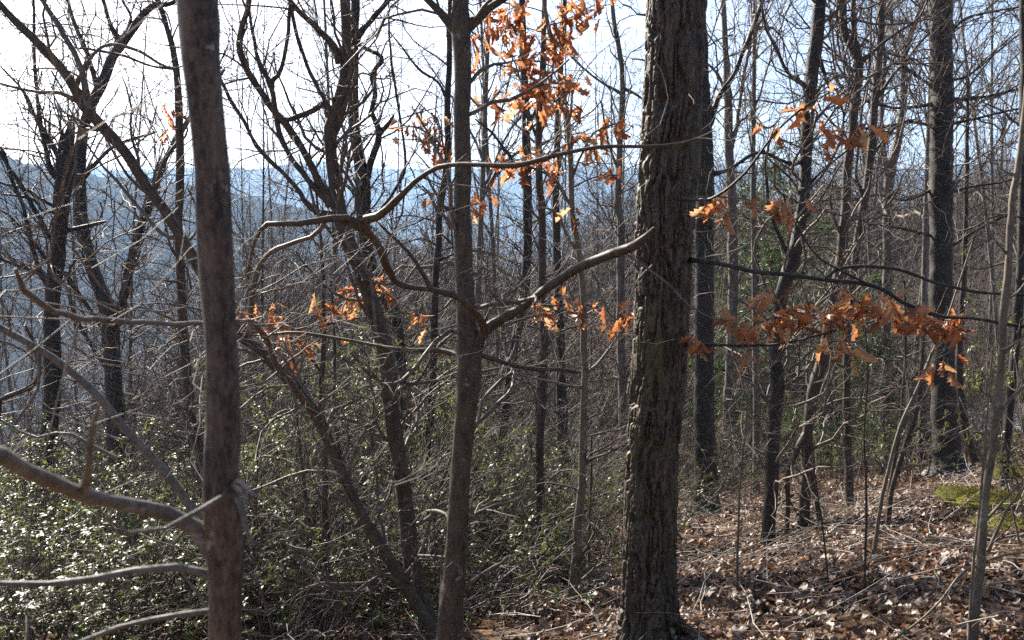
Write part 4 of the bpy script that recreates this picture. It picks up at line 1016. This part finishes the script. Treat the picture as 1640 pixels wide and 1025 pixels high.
# ------------------------------------------------------------------ evergreen laurel shrubs
def leaf_blades(base, d, up, L, W, droop, rg):
    """n boat-shaped blades: 8 verts, 3 quads+... each"""
    n = len(base)
    side = nrm(np.cross(d, up)); nn = np.cross(side, d)
    rows = []
    for t, w, z in ((0, .12, 0), (.3, .85, .04), (.65, .9, .0), (1, .06, -.12)):
        c = base + d * (L * t)[:, None] + nn * ((z - droop * t * t) * L)[:, None]
        f = nn * (W * w * .22)[:, None]
        rows += [c - side * (W * w)[:, None] + f, c, c + side * (W * w)[:, None] + f]
    V = np.stack(rows, 1).reshape(-1, 3)
    q = []
    for i in range(3):
        for s in (0, 1):
            a = i * 3 + s; q.append((a, a + 3, a + 4, a + 1))
    Q = (np.arange(n)[:, None, None] * 12 + np.array(q)[None]).reshape(-1, 4)
    return V, Q

def proto_laurel(seed, H, Wd, nros, big=1.0):
    rg = np.random.default_rng(seed)
    ns = 9
    K = 7
    az = rg.uniform(0, 6.28, ns); lean = rg.uniform(.1, .55, ns)
    d = nrm(np.stack([np.cos(az) * lean, np.sin(az) * lean, np.ones(ns)], 1))
    p = np.stack([rg.normal(size=ns) * .12, rg.normal(size=ns) * .12, np.full(ns, -.12)], 1); pts = [p]
    for k in range(K - 1):
        d = nrm(d + rg.normal(size=(ns, 3)) * .22); pts.append(pts[-1] + d * (H * .8 * rg.uniform(.7, 1.1, ns) / (K - 1))[:, None])
    st = np.stack(pts, 1); R = np.linspace(.014, .006, K)[None] * rg.uniform(.7, 1.3, ns)[:, None]
    a, ra = grow(st, R, ns * 6, Wd * .25, Wd * .6, 5, .22, .12, (.5, 1.2), .25, .6, .004, .5, rg)
    b, rb = grow(a, ra, nros, .08, .28, 4, .2, .15, (.3, 1.0), .3, .7, .0025, .6, rg)
    mb = MB()
    for (x, y, s) in ((st, R, 6), (a, ra, 4), (b, rb, 3)): mb.add(*tubes(x, y, s))
    stems = mb.mesh('stems', M_STEM)
    tips = b[:, -1]; axis = nrm(b[:, -1] - b[:, -2] + np.array([0, 0, .02]))
    m = 9
    T = np.repeat(tips, m, 0); A = np.repeat(axis, m, 0); n = len(T)
    rnd = rg.normal(size=(n, 3)); sd = nrm(rnd - A * (rnd * A).sum(1, keepdims=True))
    el = rg.uniform(-.1, .9, n)[:, None]
    dd = nrm(sd + A * el)
    up = nrm(A + np.array([0, 0, .8]) + rg.normal(size=(n, 3)) * .6)
    up = nrm(up - dd * (up * dd).sum(1, keepdims=True))
    L = rg.uniform(.035, .078, n) * big
    V, Q = leaf_blades(T - A * rg.uniform(0, .05, n)[:, None], dd, up, L, L * rg.uniform(.17, .23, n), rg.uniform(.0, .25, n), rg)
    fol = mk_mesh('foliage', V, Q, None, True, M_LAUREL)
    return stems, fol
LAUREL = [proto_laurel(500, 1.5, 1.5, 100), proto_laurel(501, 1.9, 1.5, 130), proto_laurel(502, 2.4, 1.6, 150), proto_laurel(503, 1.2, 1.3, 80), proto_laurel(504, 2.2, 1.9, 130)]
LROWS = []
def laurel(px, d, k, hs, label, group=None, ws=1.0):
    x = (px - CX) / F * d
    root = bpy.data.objects.new('laurel_shrub', None); COL.objects.link(root)
    root.location = (x, d, gz(x, d)); root.rotation_euler = (0, 0, px * .37 + d); root.scale = (ws, ws, hs)
    tag(root, label, 'shrub', group)
    if group: LROWS.append((label, px, root))
    for nm, me in zip(('stems', 'foliage'), LAUREL[k]):
        o = link(nm, me, root)
        if nm == 'foliage': o['kind'] = 'stuff'
LZ = ((-400, 160, 'at the far left under the snag'), (160, 330, 'between the snag and the close blurred trunk'), (330, 500, 'just right of the close blurred trunk'),
      (500, 660, 'around the bent and leaning stems'), (660, 830, 'around the foot of the forked trunk'), (830, 1020, 'behind the pale sapling'))
rl = np.random.default_rng(88)
for cls, (n, d0, d1, nm) in enumerate(((19, 6.5, 8.6, 'front row evergreen laurel '), (34, 8.6, 12.5, 'mid-row evergreen laurel '), (30, 12.5, 18, 'back row evergreen laurel '))):
    for i in range(n):
        px = -80 + (i + rl.random()) / n * (900, 1000, 1040)[cls]
        d = rl.uniform(d0, d1)
        if cls == 0 and px > 380: d = rl.uniform(7.6, 8.8)
        x = (px - CX) / F * d
        z = [t for a, b, t in LZ if a <= px < b][0]
        k = int(rl.integers(5))
        k = (3 if rl.random() < .6 else 0) if cls == 0 else k
        hs = rl.uniform(.75, 1.15) * (.8, .95, 1.05)[cls]
        if px > 700: hs *= (.75, 1.1, 1.15)[cls]
        elif px > 360 and cls: hs *= (1, 1.4, 1.55)[cls]
        laurel(px, d, k, hs, nm + 'shrub ' + z, nm.strip() + ' shrubs ' + z, .9)
number_off(LROWS, ' shrub')
for i, (px, d, k, hs, lab) in enumerate(((610, 6.7, 3, .72, 'small low evergreen shrub before the foot of the leaning stem'), (665, 7.3, 3, .8, 'low evergreen shrub between the clump base and the forked trunk'), (772, 7.0, 3, .75, 'low evergreen shrub just right of the forked trunk foot'), (822, 7.9, 0, .72, 'low evergreen shrub left of the brown sapling foot'), (452, 6.4, 3, .8, 'small evergreen shrub at the bottom edge left of the leafy sapling'), (870, 11.5, 0, .85, 'bushy evergreen shrub between the brown and pale saplings'), (955, 12.2, 1, .85, 'bushy evergreen shrub between the pale sapling and the oak'), (985, 10.8, 3, .9, 'low evergreen shrub against the left side of the oak'),
        (1104, 13.0, 1, .75, 'evergreen shrub squeezed between the oak and the stout trunk'), (1165, 17.5, 0, 1.0, 'evergreen shrub right of the stout trunk'), (1205, 19, 4, .8, 'dim evergreen shrub behind the leaning dark tree foot'),
        (1330, 18, 3, 1.0, 'low evergreen shrub behind the crooked tree'), (1455, 14.5, 3, .95, 'low bluish evergreen shrub left of the thick right trunk'), (1490, 14.0, 3, .75, 'small evergreen shrub touching the thick right trunk'),
        (1560, 17, 0, .9, 'evergreen shrub behind the lean brown trunk on the right'), (1678, 6.0, 2, .95, 'tall evergreen shrub at the right edge behind the pale sapling'),
        (1270, 20, 3, 1.0, 'low evergreen shrub in the gap behind the leaning dark tree'), (1400, 19, 3, 1.0, 'low evergreen shrub by the small yellow-green pine'))):
    laurel(px, d, k, hs, lab, None, .42 if px > 1600 else .85)

# ------------------------------------------------------------------ bare brush that reads as one mass
def brush_proto(rg, ns, rad, L0, L1, r0, lean, mat, na, nc):
    th = rg.uniform(0, 6.28, ns); rr = rad * np.sqrt(rg.random(ns))
    p = np.stack([np.cos(th) * rr, np.sin(th) * rr, np.full(ns, -.2)], 1); L = rg.uniform(L0, L1, ns)
    v = nrm(np.stack([rg.normal(size=ns) * lean, rg.normal(size=ns) * lean, np.ones(ns)], 1)); pts = [p]
    for k in range(7):
        v = nrm(v + rg.normal(size=(ns, 3)) * .12); pts.append(pts[-1] + v * (L / 7)[:, None])
    st = np.stack(pts, 1); R = np.linspace(r0, r0 * .3, 8)[None] * rg.uniform(.5, 1.5, ns)[:, None]
    a, ra = grow(st, R, ns * na, L1 * .1, L1 * .3, 5, .25, .03, (.5, 1.2), .15, .5, r0 * .35, .6, rg)
    c, rc = grow(a, ra, ns * nc, L1 * .04, L1 * .13, 4, .3, .02, (.4, 1.2), .1, .65, r0 * .26, .6, rg)
    mb = MB(); mb.add(*tubes(st, R, 4)); mb.add(*tubes(a, ra, 3)); mb.add(*tubes(c, rc, 3))
    return mb.mesh('brush', mat)
def thicket():
    rg = np.random.default_rng(55)
    protos = [brush_proto(rg, 9, .5, .9, 2.6, .0065, .4, M_TWIG if k % 2 else M_STEM, 6, 16) for k in range(6)]
    n = 760
    px = rg.uniform(-150, 1760, n); d = 8.6 + 28 * rg.random(n) ** 1.05
    keep = ~((px > 1020) & (d < 14.5)) & ~((px > 1050) & (rg.random(n) < .3)) & ~((d < 12) & (rg.random(n) < .6)) & ~((px < 330) & (d < 13))
    px, d = px[keep], d[keep]
    px = np.concatenate([px, rg.uniform(400, 900, 15)]); d = np.concatenate([d, rg.uniform(6.4, 8.8, 15)])
    scatter('brush_thicket', protos, *spread(rg, px, d, .55, 1.1, 6, .1), 'tangle of bare grey brush filling the wood behind the shrubs', 'brush')
    protos = [brush_proto(rg, 12, 2.2, 3.5, 8.5, .024, .12, M_TWIG if k % 3 else M_FAR, 8, 22) for k in range(6)]
    n = 1150
    px = rg.uniform(-100, 1780, n); d = 21 + 75 * rg.random(n) ** .9
    keep = (px > 330) | (rg.random(n) < .6); px, d = px[keep], d[keep]
    scatter('undergrowth', protos, *spread(rg, px, d, .6, 1.45, 6, .04, 8.5, (270, 430)), 'grey haze of bare young growth down the wooded slope', 'undergrowth')
thicket()

# ------------------------------------------------------------------ leaf litter
def litter_leaf(seed, n=5):
    V, Q = oak_leaf_mesh('leaf', .115, seed, None, 1.3, n)
    V = np.stack([V[:, 0] * 1.25, V[:, 2] + .055, V[:, 1]], 1)       # laid flat
    V[:, 2] -= V[:, 2].min() * .6
    return V, Q
LL = [litter_leaf(800 + k) for k in range(8)]
def litter():
    rg = np.random.default_rng(66)
    zones = (((840, 1760), (3.2, 6.5), 700), ((820, 1740), (6.5, 10), 560), ((800, 1760), (10, 16), 190), ((1020, 1760), (16, 27), 60), ((-100, 860), (4, 8), 150), ((-100, 860), (8, 14), 60))
    X, Y, S = [], [], []
    for (p0, p1), (d0, d1), dens in zones:
        area = (p1 - p0) / F * (d1 ** 2 - d0 ** 2) / 2
        m = int(area * dens)
        d = np.sqrt(rg.uniform(d0 ** 2, d1 ** 2, m)); px = rg.uniform(p0, p1, m)
        X.append((px - CX) / F * d); Y.append(d); S.append(np.full(m, 1.0 if d0 < 10 else 1.25))
    X, Y, S = map(np.concatenate, (X, Y, S))
    drift = vnoise(X / .9, Y / .9, 91) + .6 * vnoise(X / .35, Y / .35, 92) + .75
    keep = rg.random(len(X)) < np.clip(drift * 1.5, .12, 1); X, Y, S = X[keep], Y[keep], S[keep]
    n = len(X)
    Z = height(X, Y) + rg.uniform(.0, .035, n)
    eps = .05
    gx = (height(X + eps, Y) - height(X - eps, Y)) / (2 * eps); gy = (height(X, Y + eps) - height(X, Y - eps)) / (2 * eps)
    az = rg.uniform(0, 6.28, n); k = rg.integers(8, size=n); sc = S * (.28 + .52 * rg.random(n) ** 1.2)
    tx, ty = gx * .7 + rg.normal(size=n) * .34, gy * .7 + rg.normal(size=n) * .34
    px = CX + F * X / Y; py = HOR + F * (EYE - Z) / Y
    vis = (px > 0) & (px < 1640) & (py < 1040)
    near = np.where(vis & (px > 1085))[0]
    near = near[np.argsort(Y[near])][:300]
    isn = np.zeros(n, bool); isn[near] = True
    mb = MB()
    for q in range(8):
        i = np.where((k == q) & ~isn)[0]
        V0, Q0 = LL[q]
        c, s = np.cos(az[i])[:, None], np.sin(az[i])[:, None]
        v = V0[None] * sc[i][:, None, None]
        x = v[..., 0] * c - v[..., 1] * s; y = v[..., 0] * s + v[..., 1] * c
        z = v[..., 2] + x * tx[i][:, None] + y * ty[i][:, None]
        W = np.stack([x + X[i][:, None], y + Y[i][:, None], z + Z[i][:, None]], -1).reshape(-1, 3)
        QQ = (np.arange(len(i))[:, None, None] * len(V0) + Q0[None]).reshape(-1, 4)
        mb.add(W, QQ)
    o = link('leaf_litter', mb.mesh('leaf_litter', M_LITTER)); tag(o, 'brown and tan fallen oak leaves strewn over the forest floor', 'leaf litter', None, 'stuff')
    LM = [mk_mesh('fallen_leaf', V, Q, None, True, M_LITTER) for V, Q in LL]
    for i in near:
        l = link('fallen_leaf', LM[k[i]], GROUND, (X[i], Y[i], Z[i] + .01), (math.atan(ty[i]), -math.atan(tx[i]), az[i]), (sc[i],) * 3)
    return n
NL = litter()
def twig_litter():
    rg = np.random.default_rng(67)
    n = 1500
    px = rg.uniform(300, 1740, n); d = np.sqrt(rg.uniform(4 ** 2, 14 ** 2, n)); x = (px - CX) / F * d
    az = rg.uniform(0, 6.28, n); L = rg.uniform(.12, .75, n); K = 5; t = np.linspace(-.5, .5, K)
    bx = x[:, None] + np.cos(az)[:, None] * L[:, None] * t + rg.normal(size=(n, K)) * .012; by = d[:, None] + np.sin(az)[:, None] * L[:, None] * t + rg.normal(size=(n, K)) * .012
    z = height(bx, by) + .035 + rg.uniform(0, .05, (n, 1)) + np.abs(rg.normal(size=(n, 1))) * .25 * (t + .5) * L[:, None]
    R = rg.uniform(.0012, .0045, n)[:, None] * np.linspace(1, .6, K)[None]
    V, Q = tubes(np.stack([bx, by, z], -1), R, 4)
    o = link('twig_litter', mk_mesh('twig_litter', V, Q, None, True, M_STICK)); tag(o, 'small fallen twigs scattered among the leaves', 'twigs', None, 'stuff')
twig_litter()

# ------------------------------------------------------------------ small things on the ground
def ground_hit(px, py):
    lo, hi = 2.0, 60.0
    for d in np.arange(2.0, 60, .05):
        p = P(px, py, d)
        if p[2] <= gz(p[0], p[1]): return p, d
    return p, d

def stick(pix, w, label, mat=None, lift=.03, forks=()):
    rows = []
    for (px, py) in pix:
        p, d = ground_hit(px, py)
        rows.append([p[0], p[1], p[2] + lift, w * .5 * d / F])
    off = np.array(rows[0][:3])
    s = spline(np.array(rows), 16); s[:, 3] *= np.linspace(1, .55, 16)
    o = link('fallen_branch', tube_mesh('fallen_branch', wobble(s, .12, int(pix[0][0])), 7, mat or M_STICK, off), None, off)
    tag(o, label, 'branch', 'fallen branches on the forest floor')
    return o
stick([(926, 966), (950, 944), (975, 928), (1000, 915)], 8, 'pale broken stick leaning up between the pale sapling and oak')
stick([(1085, 935), (1105, 948), (1130, 953), (1165, 955)], 7, 'curved dark fallen branch at the right foot of the oak', M_DARK)
stick([(965, 1020), (978, 995), (986, 975), (990, 958)], 5, 'thin pale twig on the ground close left of the oak')
stick([(930, 1005), (945, 990), (962, 968)], 4, 'thin pale twig beside the small grey stump')
stick([(1490, 800), (1510, 805), (1525, 795)], 5, 'short pale stick on the bank below the thick right trunk')
stick([(1440, 836), (1470, 815), (1500, 800)], 6, 'pale slanting stick on the bank left of the moss')
stick([(1590, 915), (1615, 920), (1645, 930)], 11, 'pale rotten branch lying at the right edge below the moss')
stick([(1330, 858), (1355, 835), (1385, 815)], 4, 'thin grey twig lying across leaves right of the crooked tree')
stick([(1450, 880), (1475, 850), (1500, 838)], 4, 'thin dark twig on shaded leaves in the right foreground', M_DARK)
stick([(1100, 905), (1140, 890), (1170, 880)], 4, 'thin dark twig on sunlit leaves right of the oak', M_DARK)

def lump(name, px, py, sx, sy, sz, mat, label, cat, seed, rough=.25, sink=.3, fuzz=0, kind=None):
    p, d = ground_hit(px, py)
    rg = np.random.default_rng(seed)
    nu, nv = 40, 20
    u = np.linspace(0, 2 * math.pi, nu, endpoint=False); v = np.linspace(0.02, math.pi - .02, nv)
    U, Vv = np.meshgrid(u, v)
    r = 1 + rough * 2 * vnoise(np.cos(U) * 2 + seed, Vv * 2 + np.sin(U) * 2, seed) + rough * vnoise(np.cos(U) * 6 + seed, Vv * 6 + np.sin(U) * 5, seed + 1)
    W = np.stack([sx * r * np.sin(Vv) * np.cos(U), sy * r * np.sin(Vv) * np.sin(U), sz * r * np.cos(Vv)], -1).reshape(-1, 3)
    idx = np.arange(nu * nv).reshape(nv, nu); nx = np.roll(idx, -1, 1)
    Q = np.stack([idx[:-1], idx[1:], nx[1:], nx[:-1]], -1).reshape(-1, 4)
    g = gz(p[0], p[1])
    o = link(name, mk_mesh(name, W, Q, None, True, mat), None, (p[0], p[1], g + sz * (1 - 2 * sink)))
    tag(o, label, cat, None, kind)
    if fuzz:
        n = fuzz
        k = rg.integers(len(W), size=n); q = W[k] * rg.uniform(.98, 1.03, (n, 1)); q = q[q[:, 2] > -sz * .3]; n = len(q)
        dd = nrm(nrm(q / np.array([sx, sy, sz])) + rg.normal(size=(n, 3)) * .5); sd = nrm(np.cross(dd, rg.normal(size=(n, 3)))) * .004
        q = q + rg.normal(size=(n, 3)) * .02
        Vt = np.stack([q - sd, q + sd, q + dd * rg.uniform(.012, .03, (n, 1))], 1).reshape(-1, 3)
        f = link('moss_fronds', mk_mesh('moss_fronds', Vt, None, np.arange(n * 3).reshape(-1, 3), False, mat), o); f['kind'] = 'stuff'
    return o
M_MOSS = leaf_mat('moss', [(.13, .12, .02), (.18, .165, .03), (.09, .085, .02)], .8, .2, .1, .5)
lump('moss_cushion', 1560, 812, .24, .45, .075, M_MOSS, 'bright yellow-green moss cushion left of the right-edge sapling', 'moss', 3, .3, .22, 9000)
lump('moss_cushion', 1612, 818, .30, .40, .07, M_MOSS, 'bright yellow-green moss cushion at the right edge behind the sapling', 'moss', 4, .3, .22, 9000)
lump('moss_cushion', 1630, 765, .25, .3, .08, M_MOSS, 'far small moss patch at the right edge above the other cushions', 'moss', 5, .3, .35, 4000)
lump('moss_cushion', 1615, 850, .2, .22, .05, M_MOSS, 'dull moss patch at the right edge below the bright cushions', 'moss', 6, .3, .35, 3000)

# gravel road glimpsed at the right edge
def road():
    m, nt, b = new_mat('gravel')
    n1 = N(nt, 'ShaderNodeTexNoise'); n1.inputs['Scale'].default_value = 40; n1.inputs['Detail'].default_value = 8
    nt.links.new(ramp(nt, n1.outputs['Fac'], [(.3, (.24, .24, .25)), (.7, (.42, .42, .43))]), b.inputs['Base Color']); b.inputs['Roughness'].default_value = .9
    c = spline(np.array([[10.8, 26.5], [13, 25.6], [17, 25], [24, 25.2], [34, 27], [48, 31]]), 50)
    V = []
    for i, (x, y) in enumerate(c):
        for k, o in enumerate((-1.6, -.8, 0, .8, 1.6)):
            V.append((x, y + o, 0))
    V = np.array(V, float)
    zc = height(c[:, 0], c[:, 1])
    zz = np.max([height(c[:, 0], c[:, 1] + o) for o in (-1.6, 0, 1.6)], 0); zz = np.convolve(np.pad(zz, 3, 'edge'), np.ones(7) / 7, 'valid') + .12
    V[:, 2] = np.repeat(zz, 5) + np.tile([-.02, .01, .03, .01, -.02], 50)
    idx = np.arange(250).reshape(50, 5)
    Q = np.stack([idx[:-1, :-1], idx[1:, :-1], idx[1:, 1:], idx[:-1, 1:]], -1).reshape(-1, 4)
    # skirts down into the bank
    low = V.copy(); low[:, 2] -= .8
    V2 = np.vstack([V, low])
    e0, e1 = idx[:, 0], idx[:, -1]
    for e in (e0, e1): Q = np.vstack([Q, np.stack([e[:-1], e[1:], e[1:] + 250, e[:-1] + 250], -1)])
    o = link('road', mk_mesh('road', V2, Q, None, True, m)); tag(o, 'pale gravel road glimpsed through the trunks at the right edge', None, None, 'structure')
road()

# ------------------------------------------------------------------ the blue air
hz_m = bpy.data.materials.new('haze'); hz_m.use_nodes = True
hn = hz_m.node_tree; hn.nodes.remove(hn.nodes['Principled BSDF'])
pv = hn.nodes.new('ShaderNodeVolumePrincipled')
pv.inputs['Color'].default_value = (.42, .66, 1.0, 1); pv.inputs['Density'].default_value = .00022; pv.inputs['Anisotropy'].default_value = .25
hn.links.new(pv.outputs[0], hn.nodes['Material Output'].inputs['Volume'])
z0, z1, e = ZMIN - 1, max(ZMAX, 40) + 3, 5400
V = np.array([(x, y, z) for z in (z0, z1) for x, y in ((-e, -e), (e, -e), (e, e), (-e, e))], float)
Q = np.array([(3, 2, 1, 0), (4, 5, 6, 7), (0, 1, 5, 4), (1, 2, 6, 5), (2, 3, 7, 6), (3, 0, 4, 7)])
hz = link('haze', mk_mesh('haze', V, Q, None, False, hz_m)); tag(hz, 'pale blue winter haze filling the valley air', 'haze', None, 'stuff')
